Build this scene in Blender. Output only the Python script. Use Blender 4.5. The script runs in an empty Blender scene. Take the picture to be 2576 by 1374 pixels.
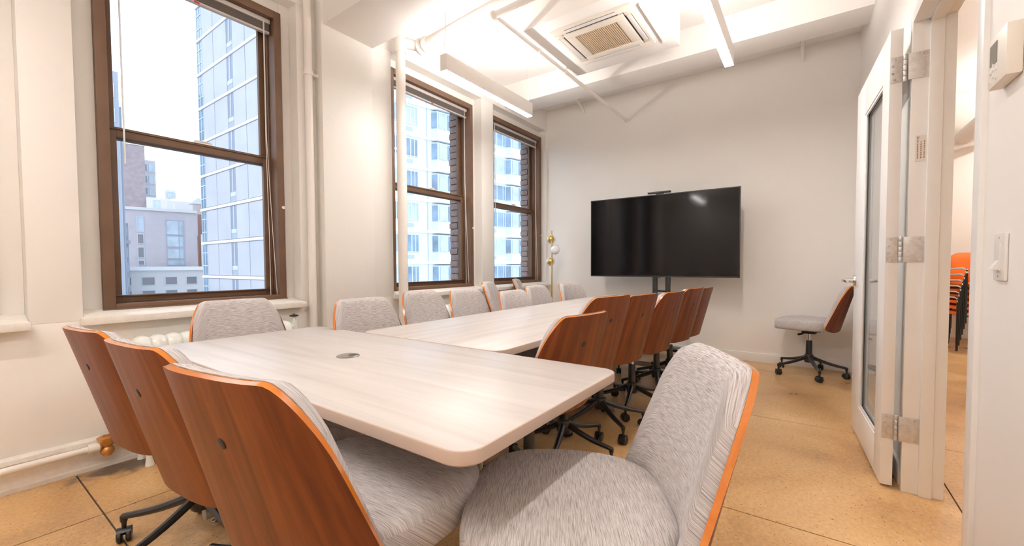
import bpy, bmesh, math, random
from mathutils import Vector, Matrix
random.seed(7)
D = bpy.data
SC = bpy.context.scene
COL = SC.collection
R = math.radians
PI = math.pi

# ------------------------------------------------------------------ camera, world, exposure
W_IMG = 2576.0
F_PX, YAW, PITCH, ROLL, CY = 1046.4, 0.617033, -0.033843, -0.004915, 703.65
CAM_H = 1.08
def cam_basis(y, p, r):
    fw = Vector((math.cos(y)*math.cos(p), math.sin(y)*math.cos(p), math.sin(p)))
    rt = fw.cross(Vector((0, 0, 1))).normalized()
    up = rt.cross(fw)
    c, s = math.cos(r), math.sin(r)
    return c*rt + s*up, -s*rt + c*up, fw
rt, up, fw = cam_basis(YAW, PITCH, ROLL)
cam_d = D.cameras.new('camera')
cam = D.objects.new('camera', cam_d)
COL.objects.link(cam)
cam.matrix_world = Matrix(((rt.x, up.x, -fw.x, 0), (rt.y, up.y, -fw.y, 0), (rt.z, up.z, -fw.z, CAM_H), (0, 0, 0, 1)))
cam_d.sensor_fit = 'HORIZONTAL'
cam_d.sensor_width = 36.0
cam_d.lens = F_PX / W_IMG * 36.0
cam_d.shift_y = (CY - 687.0) / W_IMG
cam_d.clip_start = 0.02
cam_d.clip_end = 1000
SC.camera = cam

SC.view_settings.view_transform = 'Standard'
SC.view_settings.look = 'None'
SC.view_settings.exposure = 0.0
SC.view_settings.gamma = 1.0
SC.view_settings.use_curve_mapping = False
SC.cycles.max_bounces = 10
SC.cycles.diffuse_bounces = 6
SC.cycles.glossy_bounces = 4
SC.cycles.transparent_max_bounces = 12
SC.cycles.sample_clamp_indirect = 8.0
SC.cycles.caustics_reflective = False
SC.cycles.caustics_refractive = False

world = D.worlds.new('overcast_sky')
SC.world = world
world.use_nodes = True
bg = world.node_tree.nodes['Background']
bg.inputs['Color'].default_value = (0.87, 0.93, 1.0, 1)
bg.inputs['Strength'].default_value = 2.6
SKY = bg
LAMP_DOWN = 94.0
LAMP_UP = 165.0
LAMP_COL = (1.0, 0.935, 0.885)

# ------------------------------------------------------------------ materials
def newmat(name):
    m = D.materials.new(name); m.use_nodes = True
    return m, m.node_tree, m.node_tree.nodes['Principled BSDF']
def mat(name, col, rough=0.5, metal=0.0, coat=0.0, spec=0.5, noise=0.0, nscale=20.0, bump=0.0, bscale=60.0, emit=None, estr=0.0, bdist=0.004):
    m, nt, b = newmat(name)
    b.inputs['Base Color'].default_value = (*col, 1)
    b.inputs['Roughness'].default_value = rough
    b.inputs['Metallic'].default_value = metal
    b.inputs['Coat Weight'].default_value = coat
    b.inputs['Coat Roughness'].default_value = 0.12
    b.inputs['Specular IOR Level'].default_value = spec
    if noise or bump:
        g = nt.nodes.new('ShaderNodeNewGeometry')
    if noise:
        n = nt.nodes.new('ShaderNodeTexNoise'); n.inputs['Scale'].default_value = nscale; n.inputs['Detail'].default_value = 5
        nt.links.new(g.outputs['Position'], n.inputs['Vector'])
        r = nt.nodes.new('ShaderNodeValToRGB')
        r.color_ramp.elements[0].position = 0.3; r.color_ramp.elements[1].position = 0.7
        r.color_ramp.elements[0].color = (*[c*(1-noise) for c in col], 1)
        r.color_ramp.elements[1].color = (*[min(1, c*(1+noise)) for c in col], 1)
        nt.links.new(n.outputs['Fac'], r.inputs['Fac'])
        nt.links.new(r.outputs['Color'], b.inputs['Base Color'])
    if bump:
        n2 = nt.nodes.new('ShaderNodeTexNoise'); n2.inputs['Scale'].default_value = bscale; n2.inputs['Detail'].default_value = 4
        nt.links.new(g.outputs['Position'], n2.inputs['Vector'])
        bp = nt.nodes.new('ShaderNodeBump'); bp.inputs['Strength'].default_value = bump; bp.inputs['Distance'].default_value = bdist
        nt.links.new(n2.outputs['Fac'], bp.inputs['Height'])
        nt.links.new(bp.outputs['Normal'], b.inputs['Normal'])
    if emit:
        b.inputs['Emission Color'].default_value = (*emit, 1)
        b.inputs['Emission Strength'].default_value = estr
    return m

M = {}
M['wall'] = mat('painted_wall', (0.87, 0.835, 0.79), 0.55, bump=0.12, bscale=9, bdist=0.01)
M['plaster'] = mat('old_painted_plaster', (0.84, 0.815, 0.775), 0.45, bump=0.30, bscale=14, bdist=0.006)
M['ceiling'] = mat('ceiling_paint', (0.90, 0.875, 0.85), 0.6)
M['trim'] = mat('white_trim_paint', (0.87, 0.855, 0.83), 0.3)
M['oldtrim'] = mat('flaking_trim_paint', (0.80, 0.76, 0.70), 0.4, noise=0.05, nscale=30, bump=0.5, bscale=40, bdist=0.006)
M['door'] = mat('door_paint', (0.88, 0.87, 0.86), 0.28)
M['brown'] = mat('brown_window_metal', (0.125, 0.066, 0.036), 0.5, noise=0.12, nscale=8)
M['dark'] = mat('dark_gap', (0.02, 0.015, 0.013), 0.6)
M['blind'] = mat('blind_slats', (0.62, 0.58, 0.56), 0.4)
M['blinddark'] = mat('blind_slat_stack', (0.20, 0.17, 0.155), 0.5)
M['cord'] = mat('blind_cord', (0.80, 0.76, 0.70), 0.6)
M['red'] = mat('red_clip', (0.7, 0.03, 0.03), 0.4)
M['wand'] = mat('clear_wand', (0.85, 0.88, 0.9), 0.15)
M['black'] = mat('black_plastic', (0.010, 0.010, 0.011), 0.35)
M['blacksat'] = mat('black_coated_steel', (0.012, 0.012, 0.013), 0.28, spec=0.6)
M['chrome'] = mat('chrome', (0.75, 0.75, 0.76), 0.15, metal=1)
M['steel'] = mat('brushed_steel', (0.66, 0.645, 0.63), 0.42, metal=0.65, noise=0.12, nscale=60)
M['silver'] = mat('silver_paint', (0.42, 0.42, 0.42), 0.4, metal=0.6)
M['brass'] = mat('brass', (0.72, 0.44, 0.10), 0.25, metal=0.9)
M['oldbrass'] = mat('tarnished_brass', (0.52, 0.25, 0.07), 0.38, metal=0.6, noise=0.3, nscale=50)
M['gold'] = mat('brushed_gold', (0.63, 0.41, 0.12), 0.32, metal=0.85)
M['globe'] = mat('opal_glass', (0.88, 0.88, 0.90), 0.12, coat=0.4)
M['radiator'] = mat('radiator_enamel', (0.80, 0.82, 0.77), 0.22, coat=0.3, bump=0.25, bscale=30)
M['pipe'] = mat('white_pipe_paint', (0.84, 0.80, 0.75), 0.4, bump=0.15, bscale=25)
M['plastic'] = mat('white_plastic', (0.80, 0.77, 0.73), 0.3)
M['ivory'] = mat('ivory_plastic', (0.80, 0.745, 0.66), 0.4)
M['lcd'] = mat('grey_lcd', (0.20, 0.19, 0.16), 0.25)
M['tvscreen'] = mat('tv_glass', (0.004, 0.0035, 0.004), 0.08, spec=0.25)
M['tvbody'] = mat('tv_bezel', (0.012, 0.012, 0.012), 0.35)
M['tvedge'] = mat('tv_silver_edge', (0.4, 0.4, 0.42), 0.3, metal=0.8)
M['yellow'] = mat('yellow_sticker', (0.85, 0.62, 0.02), 0.5)
M['orange'] = mat('orange_upholstery', (0.80, 0.16, 0.008), 0.7)
M['gap'] = mat('floor_joint', (0.05, 0.042, 0.038), 0.8)
M['rubber'] = mat('rubber', (0.02, 0.02, 0.02), 0.7)
M['print'] = mat('label_print', (0.35, 0.22, 0.12), 0.6)
M['lamp'] = mat('lamp_housing', (0.80, 0.76, 0.72), 0.4)
M['diff_down'] = mat('lit_diffuser', (0.9, 0.9, 0.9), 0.5, emit=LAMP_COL, estr=LAMP_DOWN)
M['diff_up'] = mat('lit_uplight_lens', (0.9, 0.9, 0.9), 0.5, emit=LAMP_COL, estr=LAMP_UP)
M['grille'] = mat('grille_tan', (0.60, 0.47, 0.33), 0.5)
M['flap'] = mat('ac_flap', (0.76, 0.73, 0.72), 0.4)

def wood_mat(name, c1, c2, c3, su, sv, rough, coat, scale=1.0, spec=0.5):
    """streaky timber; UV u across the grain, v along it"""
    m, nt, b = newmat(name)
    uv = nt.nodes.new('ShaderNodeUVMap'); uv.uv_map = 'UVMap'
    oi = nt.nodes.new('ShaderNodeObjectInfo')
    add = nt.nodes.new('ShaderNodeVectorMath'); add.operation = 'ADD'
    mulr = nt.nodes.new('ShaderNodeVectorMath'); mulr.operation = 'SCALE'; mulr.inputs['Scale'].default_value = 13.0
    nt.links.new(oi.outputs['Location'], mulr.inputs[0])
    nt.links.new(uv.outputs['UV'], add.inputs[0]); nt.links.new(mulr.outputs['Vector'], add.inputs[1])
    mp = nt.nodes.new('ShaderNodeMapping'); mp.inputs['Scale'].default_value = (su, sv, 1)
    nt.links.new(add.outputs['Vector'], mp.inputs['Vector'])
    n = nt.nodes.new('ShaderNodeTexNoise'); n.inputs['Scale'].default_value = scale; n.inputs['Detail'].default_value = 6; n.inputs['Roughness'].default_value = 0.6; n.inputs['Distortion'].default_value = 0.6
    nt.links.new(mp.outputs['Vector'], n.inputs['Vector'])
    r = nt.nodes.new('ShaderNodeValToRGB')
    e = r.color_ramp.elements
    e[0].position = 0.28; e[0].color = (*c1, 1); e[1].position = 0.72; e[1].color = (*c3, 1)
    k = e.new(0.5); k.color = (*c2, 1)
    nt.links.new(n.outputs['Fac'], r.inputs['Fac'])
    nt.links.new(r.outputs['Color'], b.inputs['Base Color'])
    b.inputs['Roughness'].default_value = rough
    b.inputs['Coat Weight'].default_value = coat
    b.inputs['Coat Roughness'].default_value = 0.15
    b.inputs['Specular IOR Level'].default_value = spec
    return m
M['walnut'] = wood_mat('walnut_veneer', (0.075, 0.014, 0.004), (0.145, 0.033, 0.008), (0.215, 0.060, 0.015), 26, 1.6, 0.42, 0.0, spec=0.35)
M['plyedge'] = wood_mat('amber_ply_edge', (0.40, 0.10, 0.008), (0.54, 0.16, 0.012), (0.62, 0.22, 0.025), 8, 2, 0.2, 0.6)
M['ash'] = wood_mat('pale_ash_laminate', (0.50, 0.455, 0.425), (0.58, 0.535, 0.505), (0.64, 0.60, 0.57), 16, 0.9, 0.36, 0.0, spec=0.45)
M['ashedge'] = mat('ash_edge_band', (0.50, 0.385, 0.31), 0.4)

def fabric_mat():
    m, nt, b = newmat('ribbed_fabric')
    uv = nt.nodes.new('ShaderNodeUVMap'); uv.uv_map = 'UVMap'
    def stre(sx, sy, det):
        mp = nt.nodes.new('ShaderNodeMapping'); mp.inputs['Scale'].default_value = (sx, sy, 1)
        nt.links.new(uv.outputs['UV'], mp.inputs['Vector'])
        n = nt.nodes.new('ShaderNodeTexNoise'); n.inputs['Scale'].default_value = 1; n.inputs['Detail'].default_value = det; n.inputs['Roughness'].default_value = 0.65; n.inputs['Distortion'].default_value = 0.4
        nt.links.new(mp.outputs['Vector'], n.inputs['Vector'])
        return n
    a = stre(22, 560, 2); c = stre(220, 220, 2)
    r = nt.nodes.new('ShaderNodeValToRGB'); e = r.color_ramp.elements
    e[0].position = 0.32; e[0].color = (0.28, 0.25, 0.245, 1); e[1].position = 0.64; e[1].color = (0.70, 0.66, 0.65, 1)
    k = e.new(0.48); k.color = (0.53, 0.485, 0.475, 1)
    nt.links.new(a.outputs['Fac'], r.inputs['Fac'])
    nt.links.new(r.outputs['Color'], b.inputs['Base Color'])
    mx = nt.nodes.new('ShaderNodeMath'); mx.operation = 'ADD'
    nt.links.new(a.outputs['Fac'], mx.inputs[0])
    ml = nt.nodes.new('ShaderNodeMath'); ml.operation = 'MULTIPLY'; ml.inputs[1].default_value = 0.3
    nt.links.new(c.outputs['Fac'], ml.inputs[0]); nt.links.new(ml.outputs['Value'], mx.inputs[1])
    bp = nt.nodes.new('ShaderNodeBump'); bp.inputs['Strength'].default_value = 0.8; bp.inputs['Distance'].default_value = 0.004
    nt.links.new(mx.outputs['Value'], bp.inputs['Height']); nt.links.new(bp.outputs['Normal'], b.inputs['Normal'])
    b.inputs['Roughness'].default_value = 0.85
    b.inputs['Sheen Weight'].default_value = 0.25
    b.inputs['Specular IOR Level'].default_value = 0.2
    return m
M['fabric'] = fabric_mat()

def floor_mat():
    m, nt, b = newmat('polished_concrete')
    g = nt.nodes.new('ShaderNodeNewGeometry')
    def noise(s, d, dist=0.0):
        n = nt.nodes.new('ShaderNodeTexNoise'); n.inputs['Scale'].default_value = s; n.inputs['Detail'].default_value = d; n.inputs['Distortion'].default_value = dist
        nt.links.new(g.outputs['Position'], n.inputs['Vector']); return n
    big = noise(1.6, 7, 0.5); fine = noise(55, 3); spk = noise(120, 2); spk2 = noise(95, 2, 0.3)
    r = nt.nodes.new('ShaderNodeValToRGB'); e = r.color_ramp.elements
    e[0].position = 0.30; e[0].color = (0.34, 0.18, 0.07, 1); e[1].position = 0.74; e[1].color = (0.70, 0.46, 0.23, 1)
    k = e.new(0.5); k.color = (0.54, 0.32, 0.135, 1)
    nt.links.new(big.outputs['Fac'], r.inputs['Fac'])
    def ramp(src, p0, p1):
        q = nt.nodes.new('ShaderNodeValToRGB'); q.color_ramp.elements[0].position = p0; q.color_ramp.elements[1].position = p1
        nt.links.new(src.outputs['Fac'], q.inputs['Fac']); return q
    def mix(a, bcol, fac, typ='MIX'):
        x = nt.nodes.new('ShaderNodeMixRGB'); x.blend_type = typ
        nt.links.new(a, x.inputs['Color1'])
        x.inputs['Color2'].default_value = (*bcol, 1)
        nt.links.new(fac, x.inputs['Fac']); return x
    m1 = mix(r.outputs['Color'], (0.62, 0.45, 0.27), ramp(spk, 0.655, 0.70).outputs['Color'])
    m2 = mix(m1.outputs['Color'], (0.085, 0.05, 0.03), ramp(spk2, 0.665, 0.71).outputs['Color'])
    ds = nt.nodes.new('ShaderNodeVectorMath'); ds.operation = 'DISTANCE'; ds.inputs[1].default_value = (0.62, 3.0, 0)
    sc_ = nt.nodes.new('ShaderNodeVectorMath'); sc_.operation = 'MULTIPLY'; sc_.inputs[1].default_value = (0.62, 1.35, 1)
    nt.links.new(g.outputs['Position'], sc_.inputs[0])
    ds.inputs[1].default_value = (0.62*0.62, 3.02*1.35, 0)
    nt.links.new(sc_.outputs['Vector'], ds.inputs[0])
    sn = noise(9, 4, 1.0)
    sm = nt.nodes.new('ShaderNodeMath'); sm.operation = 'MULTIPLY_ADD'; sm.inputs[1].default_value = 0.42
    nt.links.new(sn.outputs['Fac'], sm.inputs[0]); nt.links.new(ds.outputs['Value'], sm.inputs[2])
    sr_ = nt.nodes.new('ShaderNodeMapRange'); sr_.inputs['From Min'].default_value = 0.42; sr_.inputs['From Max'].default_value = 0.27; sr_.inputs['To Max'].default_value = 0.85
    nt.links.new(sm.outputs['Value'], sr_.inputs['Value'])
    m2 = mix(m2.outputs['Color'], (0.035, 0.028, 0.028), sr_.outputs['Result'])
    f2 = nt.nodes.new('ShaderNodeMixRGB'); f2.blend_type = 'OVERLAY'; f2.inputs['Fac'].default_value = 0.35
    nt.links.new(m2.outputs['Color'], f2.inputs['Color1']); nt.links.new(fine.outputs['Fac'], f2.inputs['Color2'])
    nt.links.new(f2.outputs['Color'], b.inputs['Base Color'])
    rr = nt.nodes.new('ShaderNodeMapRange'); rr.inputs['To Min'].default_value = 0.20; rr.inputs['To Max'].default_value = 0.42
    nt.links.new(big.outputs['Fac'], rr.inputs['Value']); nt.links.new(rr.outputs['Result'], b.inputs['Roughness'])
    b.inputs['Specular IOR Level'].default_value = 0.5
    return m
M['floor'] = floor_mat()

def glass_mat(name, tint, refl=0.06, alpha=0.0):
    m = D.materials.new(name); m.use_nodes = True; nt = m.node_tree
    for n in list(nt.nodes):
        if n.type != 'OUTPUT_MATERIAL': nt.nodes.remove(n)
    out = [n for n in nt.nodes if n.type == 'OUTPUT_MATERIAL'][0]
    t = nt.nodes.new('ShaderNodeBsdfTransparent'); t.inputs['Color'].default_value = (*tint, 1)
    gl = nt.nodes.new('ShaderNodeBsdfGlossy'); gl.inputs['Roughness'].default_value = 0.02; gl.inputs['Color'].default_value = (0.95, 0.97, 1, 1)
    lw = nt.nodes.new('ShaderNodeLayerWeight'); lw.inputs['Blend'].default_value = 0.5
    pw = nt.nodes.new('ShaderNodeMath'); pw.operation = 'POWER'; pw.inputs[1].default_value = 5.0
    nt.links.new(lw.outputs['Facing'], pw.inputs[0])
    ma = nt.nodes.new('ShaderNodeMath'); ma.operation = 'MULTIPLY_ADD'; ma.inputs[1].default_value = 0.9; ma.inputs[2].default_value = refl*0.5
    nt.links.new(pw.outputs['Value'], ma.inputs[0])
    mx = nt.nodes.new('ShaderNodeMixShader')
    nt.links.new(ma.outputs['Value'], mx.inputs['Fac']); nt.links.new(t.outputs['BSDF'], mx.inputs[1]); nt.links.new(gl.outputs['BSDF'], mx.inputs[2])
    nt.links.new(mx.outputs['Shader'], out.inputs['Surface'])
    return m
M['glass'] = glass_mat('window_glass', (0.93, 0.96, 0.98))
M['doorglass'] = glass_mat('door_glass', (0.90, 0.91, 0.91))

# buildings
M['b_white'] = mat('white_render', (0.66, 0.66, 0.68), 0.8)
M['b_lav'] = mat('lavender_stucco', (0.50, 0.47, 0.52), 0.8, noise=0.04, nscale=1)
M['b_conc'] = mat('pale_limestone', (0.60, 0.64, 0.68), 0.8, noise=0.05, nscale=0.6)
M['b_band'] = mat('white_floor_band', (0.82, 0.85, 0.88), 0.7)
M['b_seam'] = mat('blue_joint', (0.38, 0.46, 0.58), 0.8)
M['b_tower'] = mat('tower_panel', (0.47, 0.49, 0.56), 0.6, noise=0.05, nscale=0.5)
M['b_towerdark'] = mat('tower_window_strip', (0.20, 0.24, 0.36), 0.35)
M['b_glass'] = mat('blue_facade_glass', (0.16, 0.26, 0.38), 0.06, spec=0.8, noise=0.35, nscale=0.7)
M['b_glasslight'] = mat('pale_facade_glass', (0.40, 0.50, 0.60), 0.08, spec=0.8, noise=0.2, nscale=0.8)
M['b_frame'] = mat('facade_window_frame', (0.52, 0.60, 0.68), 0.5)
M['b_brick'] = mat('distant_brick', (0.34, 0.29, 0.32), 0.85, noise=0.12, nscale=1.5)
M['b_brown'] = mat('brown_brick_building', (0.33, 0.20, 0.17), 0.85)
M['b_greyblue'] = mat('greyblue_facade', (0.36, 0.41, 0.50), 0.7)
M['b_tank'] = mat('weathered_tank_wood', (0.46, 0.41, 0.42), 0.85)
M['b_darkwin'] = mat('dark_facade_glass', (0.20, 0.21, 0.25), 0.2)
M['brickreveal'] = mat('taupe_brick', (0.27, 0.20, 0.19), 0.8, noise=0.18, nscale=25, bump=0.3, bscale=80)
M['mortar'] = mat('mortar', (0.15, 0.12, 0.12), 0.9)
M['street'] = mat('asphalt', (0.18, 0.18, 0.19), 0.9)

# ------------------------------------------------------------------ mesh helpers
class MB:
    def __init__(s):
        s.v = []; s.f = []; s.m = []; s.uv = []
    def add(s, verts, faces, mi=0, uvs=None):
        o = len(s.v); s.v += [tuple(p) for p in verts]
        for i, f in enumerate(faces):
            s.f.append([o+j for j in f]); s.m.append(mi)
            s.uv.append(uvs[i] if uvs else None)
        return s
    def box(s, lo, hi, mi=0):
        x0, y0, z0 = lo; x1, y1, z1 = hi
        v = [(x0,y0,z0),(x1,y0,z0),(x1,y1,z0),(x0,y1,z0),(x0,y0,z1),(x1,y0,z1),(x1,y1,z1),(x0,y1,z1)]
        return s.add(v, [(0,3,2,1),(4,5,6,7),(0,1,5,4),(1,2,6,5),(2,3,7,6),(3,0,4,7)], mi)
    def tube(s, pts, r, n=12, mi=0, cap=True):
        pts = [Vector(p) for p in pts]; rs = r if isinstance(r, (list, tuple)) else [r]*len(pts)
        rings = []; prev = None
        for i, p in enumerate(pts):
            if i == 0: d = pts[1]-pts[0]
            elif i == len(pts)-1: d = pts[-1]-pts[-2]
            else: d = (pts[i+1]-p).normalized() + (p-pts[i-1]).normalized()
            if d.length < 1e-9: d = Vector((0,0,1))
            d.normalize()
            if prev is None:
                a = Vector((0,0,1)) if abs(d.z) < 0.9 else Vector((1,0,0))
            else: a = prev
            u = (a - d*a.dot(d)).normalized(); w = d.cross(u); prev = u
            rings.append([p + rs[i]*(math.cos(2*PI*k/n)*u + math.sin(2*PI*k/n)*w) for k in range(n)])
        v = [q for rg in rings for q in rg]; f = []
        for i in range(len(pts)-1):
            for k in range(n):
                f.append((i*n+k, i*n+(k+1)%n, (i+1)*n+(k+1)%n, (i+1)*n+k))
        if cap:
            f.append(tuple(range(n-1, -1, -1))); f.append(tuple((len(pts)-1)*n+k for k in range(n)))
        return s.add(v, f, mi)
    def lathe(s, prof, c=(0,0,0), n=24, axis='z', mi=0):
        """prof: (radius, height) pairs; closed with caps"""
        c = Vector(c); v = []; f = []
        for (r, h) in prof:
            for k in range(n):
                a = 2*PI*k/n; x, y = r*math.cos(a), r*math.sin(a)
                q = {'z': (x, y, h), 'x': (h, x, y), 'y': (y, h, x)}[axis]
                v.append(c + Vector(q))
        for i in range(len(prof)-1):
            for k in range(n):
                f.append((i*n+k, i*n+(k+1)%n, (i+1)*n+(k+1)%n, (i+1)*n+k))
        f.append(tuple(range(n-1, -1, -1))); f.append(tuple((len(prof)-1)*n+k for k in range(n)))
        return s.add(v, f, mi)
    def sphere(s, c, r, n=24, m=12, mi=0, sc=(1,1,1)):
        return s.add(*sphere_vf(c, r, n, m, sc), mi)
    def prism(s, poly, z0, z1, mi_top=0, mi_side=0, bev=0.0):
        n = len(poly); v = [(x, y, z0) for x, y in poly] + [(x, y, z1) for x, y in poly]
        s.add(v, [tuple(range(n-1, -1, -1))], mi_side); o = len(s.v) - 2*n
        s.f.append([o+n+k for k in range(n)]); s.m.append(mi_top); s.uv.append(None)
        for k in range(n):
            s.f.append([o+k, o+(k+1)%n, o+n+(k+1)%n, o+n+k]); s.m.append(mi_side); s.uv.append(None)
        return s
    def grid(s, fn, nu, nv, mi=0, uvfn=None, flip=False):
        v = []; f = []; uvs = []
        for j in range(nv+1):
            for i in range(nu+1):
                v.append(fn(i/nu, j/nv))
        for j in range(nv):
            for i in range(nu):
                q = [j*(nu+1)+i, j*(nu+1)+i+1, (j+1)*(nu+1)+i+1, (j+1)*(nu+1)+i]
                c = [(i/nu, j/nv), ((i+1)/nu, j/nv), ((i+1)/nu, (j+1)/nv), (i/nu, (j+1)/nv)]
                if flip: q.reverse(); c.reverse()
                f.append(tuple(q)); uvs.append([uvfn(*t) for t in c] if uvfn else None)
        return s.add(v, f, mi, uvs)
    def mesh(s, name, mats, sharp=35, bevel=0.0, weld=False):
        me = D.meshes.new(name)
        me.from_pydata(s.v, [], s.f)
        for mm in mats: me.materials.append(mm)
        for p, mi in zip(me.polygons, s.m): p.material_index = mi
        if any(u is not None for u in s.uv):
            lay = me.uv_layers.new(name='UVMap')
            for p, u in zip(me.polygons, s.uv):
                if u is not None:
                    for li, c in zip(p.loop_indices, u): lay.data[li].uv = c
        if bevel or weld:
            bm = bmesh.new(); bm.from_mesh(me)
            if weld: bmesh.ops.remove_doubles(bm, verts=bm.verts, dist=1e-5)
            if bevel:
                es = [e for e in bm.edges if len(e.link_faces) == 2 and e.calc_face_angle(0) > R(30)]
                bmesh.ops.bevel(bm, geom=es, offset=bevel, segments=2, profile=0.6, affect='EDGES', clamp_overlap=True)
            bm.to_mesh(me); bm.free()
        for p in me.polygons: p.use_smooth = True
        me.set_sharp_from_angle(angle=R(sharp))
        me.update()
        return me
    def build(s, name, mats, parent=None, sharp=35, bevel=0.0, weld=False):
        if not isinstance(mats, (list, tuple)): mats = [mats]
        return obj(name, s.mesh(name, mats, sharp, bevel, weld), parent)

def sphere_vf(c, r, n=24, m=12, sc=(1,1,1)):
    v = [(c[0], c[1], c[2]-r*sc[2])]; f = []
    for j in range(1, m):
        t = PI*j/m - PI/2
        for i in range(n):
            a = 2*PI*i/n
            v.append((c[0]+r*sc[0]*math.cos(t)*math.cos(a), c[1]+r*sc[1]*math.cos(t)*math.sin(a), c[2]+r*sc[2]*math.sin(t)))
    v.append((c[0], c[1], c[2]+r*sc[2])); L = len(v)-1
    for i in range(n):
        f.append((0, 1+(i+1)%n, 1+i)); f.append((L, L-n+i, L-n+(i+1)%n))
    for j in range(m-2):
        for i in range(n):
            f.append((1+j*n+i, 1+j*n+(i+1)%n, 1+(j+1)*n+(i+1)%n, 1+(j+1)*n+i))
    return v, f
def obj(name, data, parent=None):
    o = D.objects.new(name, data); COL.objects.link(o)
    if parent is not None: o.parent = parent
    return o
def thing(name, label, cat, loc=(0,0,0), rz=0.0, group=None):
    o = D.objects.new(name, None); COL.objects.link(o)
    o.location = loc; o.rotation_euler = (0, 0, rz); o.empty_display_size = 0.1
    o['label'] = label; o['category'] = cat
    if group: o['group'] = group
    return o
def tag(o, label, cat, group=None):
    o['label'] = label; o['category'] = cat
    if group: o['group'] = group
    return o
def struct(o, label=None):
    o['kind'] = 'structure'
    if label: o['label'] = label
    return o
def root_struct(name, label=None):
    o = D.objects.new(name, None); COL.objects.link(o); return struct(o, label)
def dup(src, loc, rz, label=None, group=None):
    r = src.copy(); COL.objects.link(r); r.location = loc; r.rotation_euler = (0, 0, rz)
    if label: r['label'] = label
    if group: r['group'] = group
    for ch in list(src.children):
        c = ch.copy(); COL.objects.link(c); c.parent = r
        for g in ch.children:
            d = g.copy(); COL.objects.link(d); d.parent = c
    return r
def rrect(x0, y0, x1, y1, r, n=8):
    pts = []
    for cx, cy, a0 in ((x1-r, y1-r, 0), (x0+r, y1-r, 90), (x0+r, y0+r, 180), (x1-r, y0+r, 270)):
        for k in range(n+1):
            a = R(a0 + 90*k/n); pts.append((cx+r*math.cos(a), cy+r*math.sin(a)))
    return pts

# ------------------------------------------------------------------ room dimensions
XB, XT = -1.60, 5.30            # back wall, TV wall
YA, YN = 3.12, 3.23             # window wall face, niche back
YO = 3.52                       # outside face
YR, YR2 = -0.39, -0.51          # door wall faces
ZC = 3.32
DX0, DX1, DZ = 1.72, 2.645, 2.18   # doorway
CX1, CY1 = 8.62, -3.6           # corridor extent

# floor: base with slabs separated by saw-cut joints
fb = MB(); fb.box((XB-.1, CY1-.1, -0.06), (CX1+.1, YA+.1, -0.008))
floor = struct(fb.build('floor', M['gap']), 'polished tan concrete floor with saw cut joints')
xs = [XB-.1, 0.421, 2.028, 3.395, 4.9, 6.6, CX1+.1]
ys = [CY1-.1, -2.0, -0.565, 2.498, YA+.1]
J = 0.0032
for i in range(len(xs)-1):
    for j in range(len(ys)-1):
        b = MB(); b.box((xs[i]+J, ys[j]+J, -0.03), (xs[i+1]-J, ys[j+1]-J, 0.0))
        b.build('slab', M['floor'], floor)

# ceiling
cb = MB(); cb.box((XB-.1, YR2, ZC), (XT+.1, YO, ZC+.15))
struct(cb.build('ceiling', M['ceiling']), 'white painted ceiling')

# window wall with niches
niches = [(-0.94, 0.286), (0.476, 1.645), (2.507, 3.80), (4.02, 5.262)]
wins = [(-0.84, 0.18), (0.571, 1.571), (2.55, 3.731), (4.075, 5.255)]
ZS, ZH = 0.80, 3.03
WB, WT = 0.837, 2.942
wl = MB()
wl.box((XB-.1, YA, -0.05), (XT+.1, YO, ZS))
wl.box((XB-.1, YA, ZH), (XT+.1, YO, ZC+.1))
edges = [XB-.1] + [e for n in niches for e in n] + [XT+.1]
for k in range(0, len(edges), 2):
    wl.box((edges[k], YA, ZS), (edges[k+1], YO, ZH))
for (n0, n1), (w0, w1) in zip(niches, wins):
    wl.box((n0, YN, ZS), (w0, YO-.12, ZH)); wl.box((w1, YN, ZS), (n1, YO-.12, ZH))
    wl.box((w0, YN, ZS), (w1, YO, WB)); wl.box((w0, YN, WT), (w1, YO, ZH))
wall_left = struct(wl.build('wall_left', M['plaster'], bevel=0.006), 'white plaster window wall with recessed window niches')

b = MB(); b.box((XT, YR2, -0.05), (XT+.12, YO, ZC+.1))
struct(b.build('wall_far', M['wall']), 'plain off-white end wall behind the television')
b = MB(); b.box((XB-.1, YR2, -0.05), (XB, YO, ZC+.1))
struct(b.build('wall_back', M['wall']), 'plain wall behind the camera')
b = MB()
b.box((XB-.1, YR2, -0.05), (DX0-.03, YR, ZC+.1)); b.box((DX1+.03, YR2, -0.05), (CX1+.1, YR, ZC+.1)); b.box((DX0-.03, YR2, DZ+.03), (DX1+.03, YR, ZC+.1))
struct(b.build('wall_right', M['wall']), 'white wall with the open doorway')

# column, beams, soffit
b = MB(); b.box((1.785, 3.025, -0.02), (2.235, YA+.02, ZC+.02))
struct(b.build('column', M['plaster'], bevel=0.006), 'white square column between the first two windows')
b = MB(); b.box((1.80, YR-.01, 2.92), (2.245, 3.03, ZC+.02))
struct(b.build('beam', M['ceiling'], bevel=0.005), 'deep white ceiling beam resting on the column')
b = MB(); b.box((4.25, YR-.01, 3.062), (4.572, YA+.02, ZC+.02))
struct(b.build('beam', M['ceiling'], bevel=0.005), 'white ceiling beam in front of the television wall')
b = MB(); b.box((2.865, 0.93, 2.98), (3.85, 1.945, ZC+.01))
struct(b.build('soffit', M['ceiling'], bevel=0.003), 'boxed white soffit holding the ceiling air conditioner')

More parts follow.
